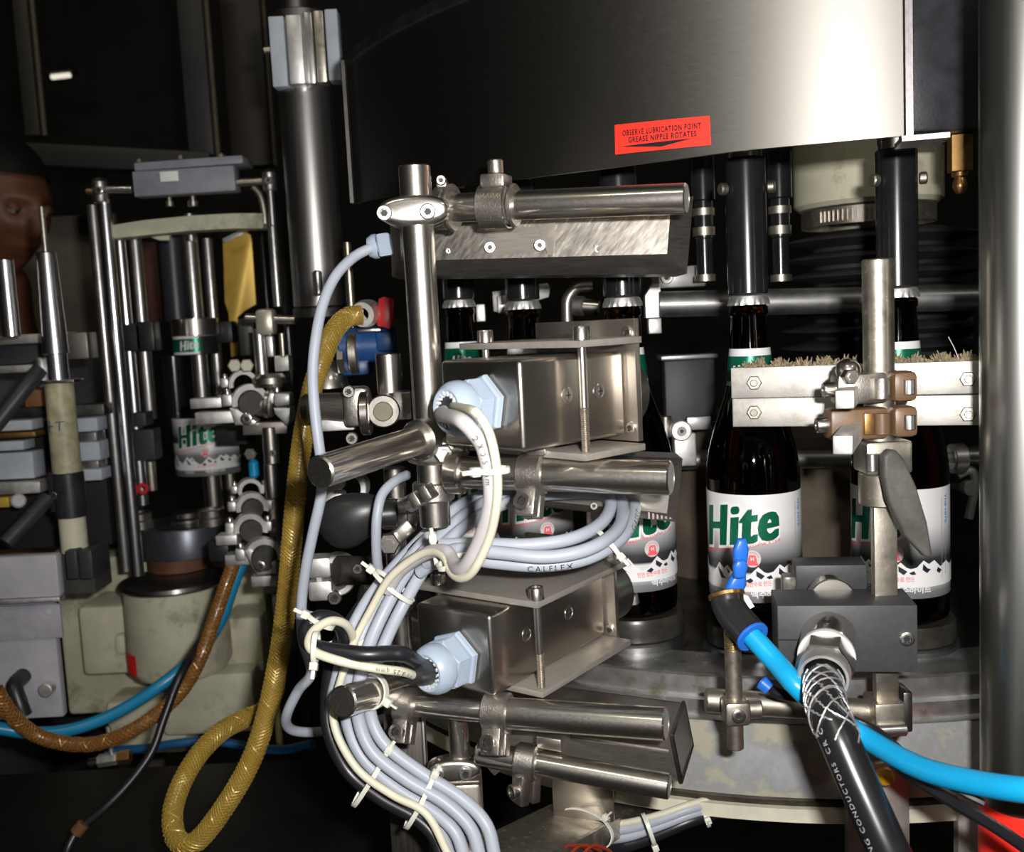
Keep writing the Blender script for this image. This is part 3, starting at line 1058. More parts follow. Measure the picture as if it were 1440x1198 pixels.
lev.bmadd(bm, lambda q: V((o.x + q.x, o.y + q.z, o.z + q.y)))
part('lever', lev, plain('grey dusty nylon lever', (.085, .08, .07), .55, .4, .3, 70, .3, 700), t, 'long flat dark grey lever, dirty towards its tip', ang=50)
# flat bar going down through the sensor block
fa, fb = at(1241, 690, .617), at(1242, 1000, .617)
single('flat_bar', G().box((fa.x + .0005, .617, (fa.z + fb.z) / 2), (.0142, .007, fa.z - fb.z), ch=.0004), OLDST, 'narrow flat steel bar dropping from the lever clamp through the black sensor block', 'bar')

# ------------------------------------------------------------------ black sensor block with shielded cable
A, B = at(1093, 851.5, .603), at(1290, 852, .590)
C_ = at(1191, 945, .5965)
X = B - A
X.z = 0
W = X.length
X.normalize()
Yv = V((-X.y, X.x, 0))
Zv = V((0, 0, 1))
ctr = (A + B) / 2
hz = ctr.z - C_.z
ctr = ctr + Yv * .019 - Zv * (hz / 2)
t = thing('sensor_block', 'black machined block clamped to the flat bar, steel barrel and cable in front', 'sensor holder', ctr - Zv * (hz / 2))
part('body', G().box(ctr, (W, .038, hz), X, Yv, Zv, ch=.0005), ANOD, t)
part('slot', G().box(ctr - X * (W / 2 - .009) - Yv * .0190 - Zv * .0005, (.0185, .0006, .0009), X, Yv, Zv), BLACK, t)
p = at(1275.5, 898, .5905)
screw(t, p + Yv * .0006, -Yv, .0043, .0022, STEEL, 'socket_screw')
c0 = at(1169, 812, .655)
part('rear_block', G().box(c0 + Yv * .012, (.0455, .024, .0165), X, Yv, Zv, ch=.0005), ANOD, t)
d0 = at(1171, 833, .632)
part('rear_disc', G().cyl(d0 - Zv * .006, d0 - Zv * .006 + Yv * .012, .0150, n=32, ch=.0008), PIPE, t)
g0 = at(1109, 824, .655)
part('lens_cap', G().box(g0, (.009, .012, .016), X, Yv, Zv, ch=.002), plain('greasy grey sensor face', (.10, .10, .08), .35, .5, .5, 200), t)
# barrel, washer, nut and cable grip
ax0, ax1 = at(1166, 895, .600), at(1157, 962, .540)
ad = (ax1 - ax0).normalized()
t = thing('cable_gland', 'chrome cable gland with white washer screwed into the black sensor block', 'cable gland', ax1)
L = (ax1 - ax0).length
q = lambda f: ax0 + ad * (L * f)
part('barrel', G().cyl(q(.0), q(.40), .0166, n=36, ch=.0008), PIPE, t)
part('set_screw_hole', G().cyl(q(.27) + V((0, 0, .0162)), q(.27) + V((0, 0, .0168)), .003, n=16), BLACK, t)
part('white_washer', G().ring(q(.405), q(.47), .0166, .012, 36, .0005), plain('white fibre washer', (.7, .7, .68), .5, .4, .05), t)
part('hexagon_nut', G().cyl(q(.475), q(.72), .0166, n=6, ch=.001), STEEL, t)
part('end_ring', G().lathe([(.0118, 0), (.0142, 0), (.0146, .0015), (.0146, .009), (.0138, .0105), (.0122, .0105)], q(.73), ad, 36), ALU, t)
cp = [q(.5), q(.9), at(1162, 992, .518), at(1176, 1030, .505), at(1198, 1082, .495), at(1224, 1140, .485), at(1254, 1205, .475), at(1300, 1290, .465)]
cab = thing('shielded_cable', 'thick black cable with silver wire mesh grip leaving the sensor block', 'cable', cp[-1])
cs = smoothpath(cp, 10)
CR = .0104
part('sheath', G().tube(cs, CR, 20, sm=False), plain('black cable sheath', (.012, .012, .013), .28, .5, .1, 60), cab)


def alongpath(path):
    acc = [0]
    for i in range(1, len(path)):
        acc.append(acc[-1] + (path[i] - path[i - 1]).length)

    def f(s):
        s = max(0, min(acc[-1], s))
        for i in range(1, len(path)):
            if s <= acc[i]:
                k = (s - acc[i - 1]) / max(1e-9, acc[i] - acc[i - 1])
                tt = (path[i] - path[i - 1]).normalized()
                return path[i - 1].lerp(path[i], k), tt
        return path[-1], (path[-1] - path[-2]).normalized()
    return f, acc[-1]


def onpath(f, s, ang, R, ref=V((0, -1, 0))):
    p, tt = f(s)
    X = (ref - tt * ref.dot(tt)).normalized()
    Y = tt.cross(X)
    return p + X * (R * math.cos(ang)) + Y * (R * math.sin(ang))


cf, cl = alongpath(cs)
s0, s1 = .030, .080
WIREM = metal('bright mesh wire', (.85, .84, .84), .3, .6, .6, var=.03)
for k in range(12):
    dr = 1 if k < 6 else -1
    ph = k * math.pi / 3 + (.5 if dr < 0 else 0)
    end = s1 - .004 * ((k * 5) % 4)
    pts = [onpath(cf, s0 + (end - s0) * i / 70, ph + dr * 5.6 * i / 70, CR + .0007) for i in range(71)]
    part('mesh_wire', G().tube(pts, .0005, 5, sm=False), WIREM, cab)
tv, tf = textgeo('ING CONDUCTORS  CR C', 0, 0, 1.3, .4)
kk = .0030
SG = 1
s_start = sum((cs[i + 1] - cs[i]).length for i in range(60)) - .004
g = G()
g.add([onpath(cf, s_start - x * kk, SG * (.95 + (y * kk - kk / 2) / CR), CR + .0002) for x, y in tv], tf)
part('sheath_lettering', g, plain('faded white print', (.42, .42, .42), .5, .3, 0), cab)

# ------------------------------------------------------------------ blow-off nozzle, elbow and blue hose
yN = .605
r0 = at(1024, 842, yN)
t = thing('elbow_fitting', 'black push-in elbow with gold ring on top of the nozzle rod', 'fitting', at(1058, 900, yN - .02))
ep = [at(1022, 838, yN), at(1025, 852, yN - .003), at(1036, 870, yN - .010), at(1056, 893, yN - .022)]
part('elbow_body', G().tube(ep, .0102, 20), plain('black elbow plastic', (.02, .02, .021), .3, .5, .1), t)
d = (ep[0] - ep[1]).normalized()
part('gold_ring', G().ring(ep[0] - d * .001, ep[0] + d * .0018, .0112, .0070, 28, .0004), BRASS, t)
d = (ep[3] - ep[2]).normalized()
part('release_ring', G().ring(ep[3] + d * .0004, ep[3] + d * .0025, .0106, .0066, 28, .0005), BLUE, t)
hp = [ep[3] + d * .0005, at(1090, 930, .570), at(1124, 968, .553), at(1165, 1003, .560), at(1215, 1036, .560), at(1290, 1078, .52), at(1370, 1100, .485), at(1450, 1112, .46), at(1540, 1120, .45)]
single('blue_air_hose', G().tube(hp, .0063, 16), plain('sky blue hose', (.008, .34, .66), .32, .5, .05), 'bright blue air hose running from the black elbow past the shielded cable', 'hose')
t = thing('air_nozzle', 'small blue two-stage plastic air nozzle pointing up in front of a label', 'nozzle', at(1035, 836, .612))
nz = lambda l, y, dpt: [at(px, py, y) for px, py in l]


def slab(poly, y, dep, ch):
    pw = [at(px, py, y) for px, py in poly]
    o = pw[0]
    bm = bmesh.new()
    f = bm.faces.new([bm.verts.new((q.x - o.x, q.z - o.z, 0)) for q in pw])
    r_ = bmesh.ops.extrude_face_region(bm, geom=[f])
    for v in r_['geom']:
        if isinstance(v, bmesh.types.BMVert):
            v.co.z += dep
    if ch:
        bmesh.ops.bevel(bm, geom=[e for e in bm.edges if abs(e.verts[0].co.z - e.verts[1].co.z) < 1e-6], offset=ch, segments=2, affect='EDGES', profile=.5)
    return G().bmadd(bm, lambda q: V((o.x + q.x, o.y + q.z, o.z + q.y)))


part('tip_blade', slab([(1033, 794), (1032, 775), (1038, 759), (1050, 758), (1054, 772), (1052, 792)], .611, .006, .0018), BLUE, t, ang=60)
part('lower_blade', slab([(1033, 814), (1032, 796), (1037, 788), (1049, 788), (1053, 797), (1049, 813), (1041, 815)], .608, .006, .0018), BLUE, t, ang=60)
part('nozzle_shoulder', slab([(1019, 838), (1024, 822), (1033, 806), (1050, 806), (1051, 824), (1044, 838)], .614, .007, .0025), BLUE, t, ang=60)
single('tape_scrap', slab([(1045, 836), (1052, 838), (1061, 853), (1055, 856), (1048, 848)], .604, .001, 0), WHITEPRINT, 'small white scrap of tape beside the black elbow', 'tape')
rt_, rb_ = at(1027, 866, yN + .003), at(1037, 1052, yN + .003)
t = thing('nozzle_rod', 'thin upright steel rod with brass-coloured threads carrying the black elbow', 'rod', (rt_.x + .001, rt_.y, rb_.z))
xn = rt_.x + .001
zz = at(1030, 915, yN).z
part('shaft', G().cyl((xn, rt_.y, rb_.z), (xn, rt_.y, zz), .0052, n=24, ch=.0006), OLDST, t)
pr = [(0, 0)]
hh = rt_.z - zz
for i in range(14):
    pr += [(.0046, hh * i / 14), (.0053, hh * (i + .5) / 14)]
pr += [(.0046, hh), (0, hh)]
part('thread', G().lathe(pr, (xn, rt_.y, zz), n=20), metal('yellowed steel thread', (.45, .37, .2), .3, .5, .5), t)
zc = at(1030, 1000, yN).z
hr0, hr1 = at(992, 984, .632), at(1262, 1003, .622)
t = thing('cube_clamp', 'square steel cube clamp joining nozzle rod and horizontal rod', 'clamp', (xn, yN, zc - .008))
part('cube', G().box((xn, yN + .001, zc), (.0152, .0165, .0152), ch=.0022), OLDST, t)
screw(t, (xn, yN - .0075, zc), (0, -1, 0), .0042, .0022)
part('side_neck', G().cyl((xn + .0078, yN + .002, zc), (xn + .0165, yN + .002, zc), .0058, n=20, ch=.0008), OLDST, t)
rod('cross_rod', 'horizontal steel rod with stamped digits in front of the carousel rim', 'rod', hr0, hr1, .0078, OLDST)
g1 = at(1246, 1000, .615)
t = thing('end_clamp', 'worn steel end clamp joining the flat bar and the horizontal rod', 'clamp', g1 - V((0, 0, .016)))
part('clamp_block', G().box(g1 + V((0, .004, -.003)), (.0195, .024, .022), ch=.002), OLDST, t)
part('clamp_ear', G().box(g1 + V((.0135, .008, -.001)), (.0065, .02, .027), ch=.002), DARKST, t)
part('pin', G().cyl(g1 + V((-.009, -.009, -.0085)), g1 + V((.009, -.009, -.0085)), .0042, n=18, ch=.0006), CHROME, t)
# thin hoses by the blue one
single('thin_black_hose', G().tube([at(1078, 962, .60), at(1090, 974, .600), at(1118, 980, .600), at(1150, 984, .600), at(1195, 1014, .595), at(1225, 1045, .585), at(1270, 1084, .552), at(1340, 1128, .515), at(1395, 1160, .495), at(1450, 1197, .475)], .0034, 10), WIRE_K, 'thin black hose running along under the blue air hose', 'hose')
single('blue_sleeve', G().ring(at(1070, 958, .602), at(1082, 968, .600), .0046, .0036, 16, .0003), BLUE, 'short blue sleeve on the end of the thin black hose', 'sleeve')
single('thin_black_wire', G().tube([at(1197, 1010, .57), at(1235, 1028, .56), at(1280, 1066, .53), at(1335, 1104, .50), at(1385, 1130, .488)], .0022, 8), WIRE_K, 'thin black wire lying on top of the blue air hose', 'wire')
# legs below the table
for (x0, x1, y0, lab) in ((1193, 1281, 1078, 'wide flat grey steel leg behind the shielded cable'), (1350, 1383, 1120, 'narrow grey steel leg beside the foot of the steel column')):
    a, b = at(x0, y0, .665), at(x1, y0, .665)
    t = thing('floor_stand', lab, 'stand', ((a.x + b.x) / 2, .675, EYE - .40))
    part('flat_plate', G().box(((a.x + b.x) / 2, .672, (a.z + EYE - .40) / 2), (b.x - a.x, .008, a.z - EYE + .40), ch=.0006), OLDALU, t)
    part('bolt', nutgeo(((a.x + b.x) / 2 + .002, .668, a.z - .05), (0, -1, 0), .005, .004), OLDST, t)
p = at(1243, 1090, .655)
single('yellow_plug', G().lathe([(0, 0), (.006, 0), (.006, .004), (.004, .0065), (0, .0072)], p, (0, -1, 0), 20), plain('yellow plastic', (.75, .42, .01), .4, .5, .05), 'small round yellow cap showing beside the shielded cable', 'cap')
# ------------------------------------------------------------------ clamps
def collar(parent, p, axis, r, L, lug, sdir, m=ZINC, wall=1.36, lug_len=.010, sr=.0042, flip=False, sm=None):
    """split collar round an axis, with a slit lug and a socket screw through it"""
    A = V(axis).normalized()
    p = V(p)
    lug = V(lug)
    lug = (lug - A * lug.dot(A)).normalized()
    S = V(sdir)
    S = (S - lug * S.dot(lug)).normalized()
    R = r * wall
    part('collar', G().ring(p - A * (L / 2), p + A * (L / 2), R, r * 1.003, 36, min(.0012, (R - r) * .4)), m, parent)
    c = p + lug * (R + lug_len * .42)
    T_ = A.cross(lug)
    g = G()
    for s in (-1, 1):
        g.box(c + S * (s * .0042), (lug_len * 1.5, .0066, L * .82), lug, S, lug.cross(S), ch=.0012)
    part('lug', g, m, parent)
    screw(parent, c + lug * .001 + S * .0076, S, sr, .0042, sm or STEEL)
    return R


def oval_body(parent, p, axis, face, w, h, d, m, name='oval_body'):
    """lens-shaped cast body around a rod along axis, seen from direction face"""
    F = V(face).normalized()
    A = V(axis)
    A = (A - F * A.dot(F)).normalized()
    X = A.cross(F)
    poly = []
    for i in range(36):
        t = 2 * math.pi * i / 36
        ct, st = math.cos(t), math.sin(t)
        poly.append((w / 2 * math.copysign(abs(ct) ** .9, ct), h / 2 * math.copysign(abs(st) ** .8, st)))
    bm = bmesh.new()
    f = bm.faces.new([bm.verts.new((u, v, 0)) for u, v in poly])
    r_ = bmesh.ops.extrude_face_region(bm, geom=[f])
    for v in r_['geom']:
        if isinstance(v, bmesh.types.BMVert):
            v.co.z += d
    bmesh.ops.bevel(bm, geom=[e for e in bm.edges if abs(e.verts[0].co.z - e.verts[1].co.z) < 1e-7], offset=min(.004, h * .2), segments=3, affect='EDGES', profile=.5)
    g = G().bmadd(bm, lambda q: V(p) + X * q.x + A * q.y - F * (q.z - d))
    # front face sits d in front of p
    part(name, g, m, parent, ang=50)


def hp_(x0, y0, x1, y1, y, dep):
    a, b = at(x0, y0, y), at(x1, y1, y)
    return G().box(((a.x + b.x) / 2, y + dep / 2, (a.z + b.z) / 2), (abs(b.x - a.x), dep, abs(a.z - b.z)), ch=.001)


# ------------------------------------------------------------------ main pole
yM = .62
pT, pB = at(583, 233, yM), at(612, 740, yM)
xM = at(597, 478, yM).x
RM = .0097
rod('main_pole', 'tall polished upright steel pole between the camera boxes and the yellow hose', 'pole', (xM, yM, pB.z), (xM, yM, pT.z), RM, STEEL)
UP = V((0, 0, 1))
FR = V((0, -1, 0))
# upper tube
u0, u1 = at(596, 294, .652), at(966, 279, .592)
du = (u1 - u0).normalized()
RU = .0090
rod('upper_tube', 'polished horizontal steel tube below the drum, held by the topmost pole clamp', 'tube', u0, u1, RU, PIPE, hollow=True)
p = V((xM, yM, at(578, 298, yM).z))
t = thing('pole_clamp', 'oval polished cross clamp near the top of the main pole', 'clamp', p - UP * .01)
oval_body(t, p + V((-.001, .006, 0)), UP, FR, .0425, .0185, .0175, STEEL)
oval_body(t, p + V((-.001, .022, 0)), UP, FR, .040, .0185, .012, STEEL, 'rear_half')
for px, py in ((541, 300), (602, 298)):
    q = at(px, py, yM - .0112)
    screw(t, q, FR, .0046, .0035, CHROME)
collar(t, u0 + du * .013, du, RU, .008, UP, FR, ZINC, 1.5, .004, .003)
part('ear_disc', G().cyl(u0 + du * .018, u0 + du * .0215, .0150, n=32, ch=.001), ZINC, t)
# second clamp with hexagon boss, carries the lamp
q0 = u0 + (u1 - u0) * .30
t = thing('tube_clamp', 'grey cast clamp with bolt boss gripping the middle of the upper tube', 'clamp', q0 - UP * .02)
part('upper_shell', G().ring(q0 - du * .0085, q0 + du * .0085, RU * 1.42, RU * 1.003, 6, .001), ZINC, t)
part('boss', G().box(q0 + UP * .0145 + FR * .004, (.016, .016, .008), du, None or V((-du.y, du.x, 0)), UP, ch=.0015), ZINC, t)
part('bolt', G().cyl(q0 + UP * .0186 + FR * .004, q0 + UP * .0275 + FR * .004, .0048, n=20, ch=.0008), ZINC, t)
part('lower_shell', G().ring(q0 - du * .010, q0 + du * .0075, RU * 1.55, RU * 1.45, 28, .0002), ZINC, t)
part('rear_ear', G().cyl(q0 + du * .0095, q0 + du * .0125, .0135, n=28, ch=.001), ZINC, t)
g = G()
for i in range(9):
    g.box(q0 + du * (-.0085 + i * .0019) - UP * .0085 + FR * (RU * 1.18), (.0011, .0012, .002), du, (-du.y, du.x, 0), UP)
part('raised_lettering', g, STEEL, t, kind='stuff')


def frustum_lamp(name, lab, inner, outer, yi, yo, depth, m1, m2, push=None):
    """shallow sheet-steel lamp box: back plate, four chamfered flanks, deep rim"""
    I = [at(px, py, y) for (px, py), y in zip(inner, yi)]
    Oq = [at(px, py, y) for (px, py), y in zip(outer, yo)]
    D = V(push) if push else V((0, depth, 0))
    c = sum(I, V()) / 4
    t = thing(name, lab, 'lamp housing', V((c.x, c.y, min(q.z for q in Oq))))
    e = D.normalized() * .0015
    part('back_plate', G().add(I + [q + e for q in I], [(0, 1, 2, 3), (7, 6, 5, 4)] + [(i, i + 4, (i + 1) % 4 + 4, (i + 1) % 4) for i in range(4)]), m1, t)
    for i in range(4):
        j = (i + 1) % 4
        a = [I[i], I[j], Oq[j], Oq[i]]
        part('chamfer_flank', G().add(a + [q + e for q in a], [(0, 1, 2, 3), (7, 6, 5, 4)] + [(k, k + 4, (k + 1) % 4 + 4, (k + 1) % 4) for k in range(4)]), m2, t)
    for i in range(4):
        j = (i + 1) % 4
        a = [Oq[i], Oq[j], Oq[j] + D, Oq[i] + D]
        inn = (sum(Oq, V()) / 4 - (Oq[i] + Oq[j]) / 2).normalized() * .0015
        part('rim_wall', G().add(a + [q + inn for q in a], [(0, 1, 2, 3), (7, 6, 5, 4)] + [(k, k + 4, (k + 1) % 4 + 4, (k + 1) % 4) for k in range(4)]), m2, t)
    return t, I


FLANK = metal('satin dark steel sheet', (.36, .33, .30), .3, .55, .65, (1, 1, 12), 80, .12)
t, I = frustum_lamp('lamp_housing', 'long steel lamp housing with diagonal scratches under the upper tube', [(562, 322), (943, 296), (938, 357), (564, 367)], [(548, 305), (975, 276), (966, 385), (551, 389)],
                    (.705, .645, .645, .705), (.722, .662, .662, .722), .045, SCRATCH, FLANK)
kp = lambda px, py, off=0.0: at(px, py, .705 + (.645 - .705) * (px - 562) / 380 - off)
part('mount_plate', G().add([kp(686, 322, .002), kp(760, 318, .002), kp(760, 354, .002), kp(684, 360, .002), kp(686, 322, .0005), kp(760, 318, .0005), kp(760, 354, .0005), kp(684, 360, .0005)],
     [(0, 1, 2, 3), (7, 6, 5, 4), (0, 4, 5, 1), (1, 5, 6, 2), (2, 6, 7, 3), (3, 7, 4, 0)]), FLANK, t)
part('side_tab', G().add([kp(757, 318, .004), kp(781, 312, .004), kp(777, 360, .004), kp(770, 358, .004), kp(757, 318, .0022), kp(781, 312, .0022), kp(777, 360, .0022), kp(770, 358, .0022)],
     [(0, 1, 2, 3), (7, 6, 5, 4), (0, 4, 5, 1), (1, 5, 6, 2), (2, 6, 7, 3), (3, 7, 4, 0)]), BRUSH, t)
for px, py in ((689, 348), (759, 345)):
    screw(t, kp(px, py, .0022 if px < 700 else .0045), FR, .0038, .003, STEEL)
screw(t, kp(841, 350, .0002), FR, .0028, .0012, STEEL)
screw(t, kp(630, 353, .0002), FR, .0020, .0010, STEEL)
gp = at(549, 343, .70)
t = thing('lamp_gland', 'pale blue plastic cable gland on the end of the scratched lamp housing', 'cable gland', gp - UP * .008)
part('nut', G().cyl(gp + V((.0005, 0, 0)), gp + V((-.0085, 0, -.001)), .0088, n=6, ch=.001), GLAND, t)
part('dome', G().lathe([(.0085, 0), (.0085, .003), (.0065, .0065), (.0045, .007)], gp + V((-.0088, 0, -.001)), (-1, 0, -.1), 24), GLAND, t)

# ------------------------------------------------------------------ camera boxes
TH = math.radians(48)
BU = V((math.sin(TH), math.cos(TH), 0))
BV = V((-math.cos(TH), math.sin(TH), 0))
BOXM = metal('satin camera box steel', (.46, .42, .37), .19, .37, .55, (1, 1, 25), 110, .05)


def rbox(lo, hi, O, r, n=4, BU=BU, UP=UP, BV=BV):
    """box with rounded vertical edges, in the (BV, BU, up) frame"""
    bm = bmesh.new()
    bmesh.ops.create_cube(bm, size=1)
    for v in bm.verts:
        for i in range(3):
            v.co[i] = lo[i] if v.co[i] < 0 else hi[i]
    bmesh.ops.bevel(bm, geom=bm.edges[:], offset=r, segments=n, affect='EDGES', profile=.5)
    return G().bmadd(bm, lambda q: O + BV * q.x + BU * q.y + UP * q.z)


ALUP = plain('bracket plate', (.40, .37, .33), .42, .5, .06, 160, metallic=.55)


def cambox(lab, Epx, w, L, h, yE, s_plate, gap, gl_off, gl_size, wires, over, tall, tilt, th=48, ov=.014, lens=.027):
    TH = math.radians(th)
    BV = V((-math.cos(TH), math.sin(TH), 0))
    BU, UP = V((math.sin(TH) * math.cos(tilt), math.cos(TH) * math.cos(tilt), math.sin(tilt))), V((-math.sin(TH) * math.sin(tilt), -math.cos(TH) * math.sin(tilt), math.cos(tilt)))
    O = at(*Epx, yE)
    Q = lambda v, u, z: O + BV * v + BU * u + UP * z
    t = thing('camera_box', lab, 'camera', Q(w / 2, L / 2, 0), 'pair of stainless camera boxes')
    part('body', rbox((0, 0, 0), (w, L - .004, h), O, .0028, 4, BU, UP, BV), BOXM, t)
    # bracket plates above and below, joined by long screws
    for z0, z1, nm in ((h + gap, h + gap + .004, 'top_plate'), (-.004 - gap, -gap, 'bottom_plate')):
        part(nm, G().box(Q((w + .007 + over - ov) / 2, (s_plate + L - .003) / 2, (z0 + z1) / 2), (w + .007 + over + ov, L - .003 - s_plate, z1 - z0), BV, BU, UP, ch=.0005), ALUP, t)
    for v in (-ov + .0045, w + .0035):
        part('long_screw', G().cyl(Q(v, s_plate + .0055, h * .42), Q(v, s_plate + .0055, h + gap), .0024, n=16), STEEL, t)
        pr = []
        ln = h * .42 + gap
        for i in range(22):
            pr += [(.0021, ln * i / 22), (.0026, ln * (i + .5) / 22)]
        part('screw_thread', G().lathe([(0, 0)] + pr + [(.0021, ln), (0, ln)], Q(v, s_plate + .0055, -gap), n=14), OLDST, t)
        part('screw_head', screwgeo(Q(v, s_plate + .0055, h + gap + .0042), UP, .0050, .0075), STEEL, t)
    part('rear_plate', G().box(Q(w / 2, L, h / 2 + (tall[1] - tall[0]) / 2), (w + .016, .0045, h + tall[0] + tall[1]), BV, BU, UP, ch=.0006), BRUSH, t)
    for z in (h + tall[1] - .008, -tall[0] + .008):
        screw(t, Q(-.003, L - .0023, z), -BU, .0036, .0022)
    for u in (.036, L * .5 + .018):
        sf = G().lathe([(.0048, 0), (.0048, .0004), (.0038, .0005), (.0036, .0001), (0, .0001)], Q(-.0001, u, h * .56), -BV, 20)
        sp = part('countersunk_screw', sf, STEEL, t)
        part('screw_cross', G().box(Q(-.0006, u, h * .56), (.0008, .004, .0008), BV, BU, UP).box(Q(-.0006, u, h * .56), (.0008, .0008, .004), BV, BU, UP), BLACK, sp)
    lz = Q(lens, L + .0024, h / 2 - .002)
    part('lens_barrel', G().lathe([(0, 0), (.0225, 0), (.0225, .022), (.0205, .024), (.0195, .024), (.0185, .012), (0, .011)], lz, BU, 40), metal('dark lens barrel', (.22, .21, .19), .25, .5, .6), t)
    # nylon cable gland on the front face
    gc = Q(w * gl_off[0], 0, h * gl_off[1])
    k = gl_size
    gt = thing('cable_gland', wires, 'cable gland', gc - BU * .02 - UP * .016, 'grey blue nylon cable glands')
    D = -BU
    part('flange_nut', G().cyl(gc + D * .0003, gc + D * .0055 * k, .0178 * k, n=6, ch=.0012, ph=.3), GLAND, gt)
    nb = G().cyl(gc + D * .0056 * k, gc + D * .0165 * k, .0160 * k, n=6, ch=.0012, ph=.3)
    nut = part('cap_nut', nb, GLAND, gt)
    g = G()
    X, Y, Z = basis(D)
    for f in range(6):
        a = .3 + math.pi / 6 + f * math.pi / 3
        nrm = X * math.cos(a) + Y * math.sin(a)
        tan = Z.cross(nrm)
        for i in range(9):
            g.box(gc + D * (.0075 + i * .001) * k + nrm * (.01385 * k), (.0135 * k, .0005, .0005), tan, D, nrm)
    part('grip_ribs', g, GLAND, nut, kind='stuff')
    part('dome', G().lathe([(.0150, 0), (.0157, .003), (.0152, .007), (.0135, .0105), (.0115, .0122), (.0098, .0118), (.0092, .009), (.0092, -.002)], gc + D * .0168 * k, D, 40), GLAND, gt)
    g = G()
    for i in range(18):
        a = i * math.pi / 9
        n_ = X * math.cos(a) + Y * math.sin(a)
        tt = D.cross(n_)
        g.box(gc + D * (.0168 * k + .0108) + n_ * .0088, (.0026, .0013, .003), n_ * .8 + tt * .6, tt * .8 - n_ * .6, D)
    part('seal_teeth', g, plain('pale seal teeth', (.6, .64, .68), .4, .5, 0) if 'pale seal teeth' not in bpy.data.materials else bpy.data.materials['pale seal teeth'], gt, kind='stuff')
    part('seal_plug', G().cyl(gc + D * .012 * k, gc + D * (.0168 * k + .0100), .0095, n=28), plain('gland seal and hole shade', (.02, .02, .022), .5) if 'gland seal and hole shade' not in bpy.data.materials else bpy.data.materials['gland seal and hole shade'], gt)  # seal, raised and near black to imitate the shaded opening
    return t, Q, gc + D * (.0168 * k + .005), D


H1 = at(733, 506, .545).z - at(736, 636, .545).z
cam1, Q1, G1, D1 = cambox('upper stainless camera box between two bracket plates, nylon gland on its front', (736, 636), .0692, .089, H1, .545, .034, .0046, (.42, .50), 1.0,
                          'pale nylon gland of the upper camera box with grey and cream cables', .016, (.004, .019), 0)
H2 = at(690, 865, .59).z - at(696, 981, .59).z
cam2, Q2, G2, D2 = cambox('lower stainless camera box under the cable loop, gland with black cable', (696, 981), .0603, .133, H2, .59, .022, .0006, (.46, .40), 1.05,
                          'pale nylon gland of the lower camera box with a black cable', .014, (.004, .016), math.radians(1), 37, .020, .0145)

# ------------------------------------------------------------------ middle tubes and clamps
m0, m1 = at(628, 664, .607), at(944, 672, .556)
dm = (m1 - m0).normalized()
RMT = .0098
rod('middle_tube', 'polished horizontal steel tube just below the upper camera box', 'tube', m0, m1, RMT, PIPE, hollow=True)
q0 = m0 + (m1 - m0) * .405
t = thing('tube_clamp', 'grey cast clamp on the tube below the upper camera box, screw under it', 'clamp', q0 - UP * .026)
collar(t, q0, dm, RMT, .0155, V((-.25, -.35, -1)), V((-.5, -1, -.35)), ZINC, 1.30, .011, .0052)
part('saddle', G().box(q0 + UP * .0165 + dm * .006 + V((0, .004, 0)), (.012, .018, .0085), dm, (-dm.y, dm.x, 0), UP, ch=.001), BRUSH, t)
b0, b1 = at(449, 664, .520), at(607, 613, .615)
rod('stub_tube', 'thick steel stub tube pointing at the viewer beside the yellow hose, upper one', 'tube', b0, b1, .0089, PIPE, ch=.001)
p = V((xM, yM, at(606, 634, yM).z))
t = thing('pole_clamp', 'polished cross clamp where the main pole meets the middle tube', 'clamp', p - UP * .012)
oval_body(t, p + V((.004, .006, 0)), UP, FR, .040, .0175, .017, STEEL)
db = (b1 - b0).normalized()
part('tube_collar', G().ring(b1 - db * .016, b1 - db * .006, .0125, .00895, 32, .001), STEEL, t)
part('mid_collar', G().ring(m0 + dm * .002, m0 + dm * .012, .0132, .00985, 32, .001), STEEL, t)
sq = at(622, 637, yM - .0125)
part('hex_socket', G().lathe([(0, 0), (.0062, 0), (.0062, .005), (.0052, .0065), (.0034, .0065), (.003, .001), (0, .001)], sq, V((.25, -1, 0)), 6), CHROME, t)
part('stud', G().cyl(at(637, 634, yM - .008), at(655, 634, yM - .010), .0034, n=16, ch=.0004), OLDST, t)
p = V((xM, yM, at(612, 690, yM).z))
t = thing('pole_clamp', 'small split collar low on the main pole, star screw in front', 'clamp', p - UP * .01)
collar(t, p, UP, RM, .012, V((-.35, -1, -.1)), V((-.6, -.7, -.2)), ZINC, 1.35, .008, .0050, sm=CHROME)
# lamp behind the middle tube
t, I = frustum_lamp('lamp_housing', 'steel lamp housing behind the middle tube, above the green labels', [(690, 650), (945, 662), (938, 722), (690, 696)], [(680, 632), (960, 645), (951, 734), (680, 704)],
                    (.690, .640, .640, .690), (.702, .652, .652, .702), .03, BRUSH, FLANK)
g = G()
for i in range(6):
    a, b = at(912 + i * 6, 692, .648 - .0002), at(911 + i * 6, 729, .648 - .0002)
    g.box((a + b) / 2 - V((0, .001, 0)), (.0013, .0018, (a - b).length), (1, 0, 0), (0, 1, 0))
part('cooling_rib', g, FLANK, t, kind='stuff')
screw(t, at(712, 694, .682), FR, .0022, .0015)
screw(t, at(835, 711, .658), FR, .0026, .0015)

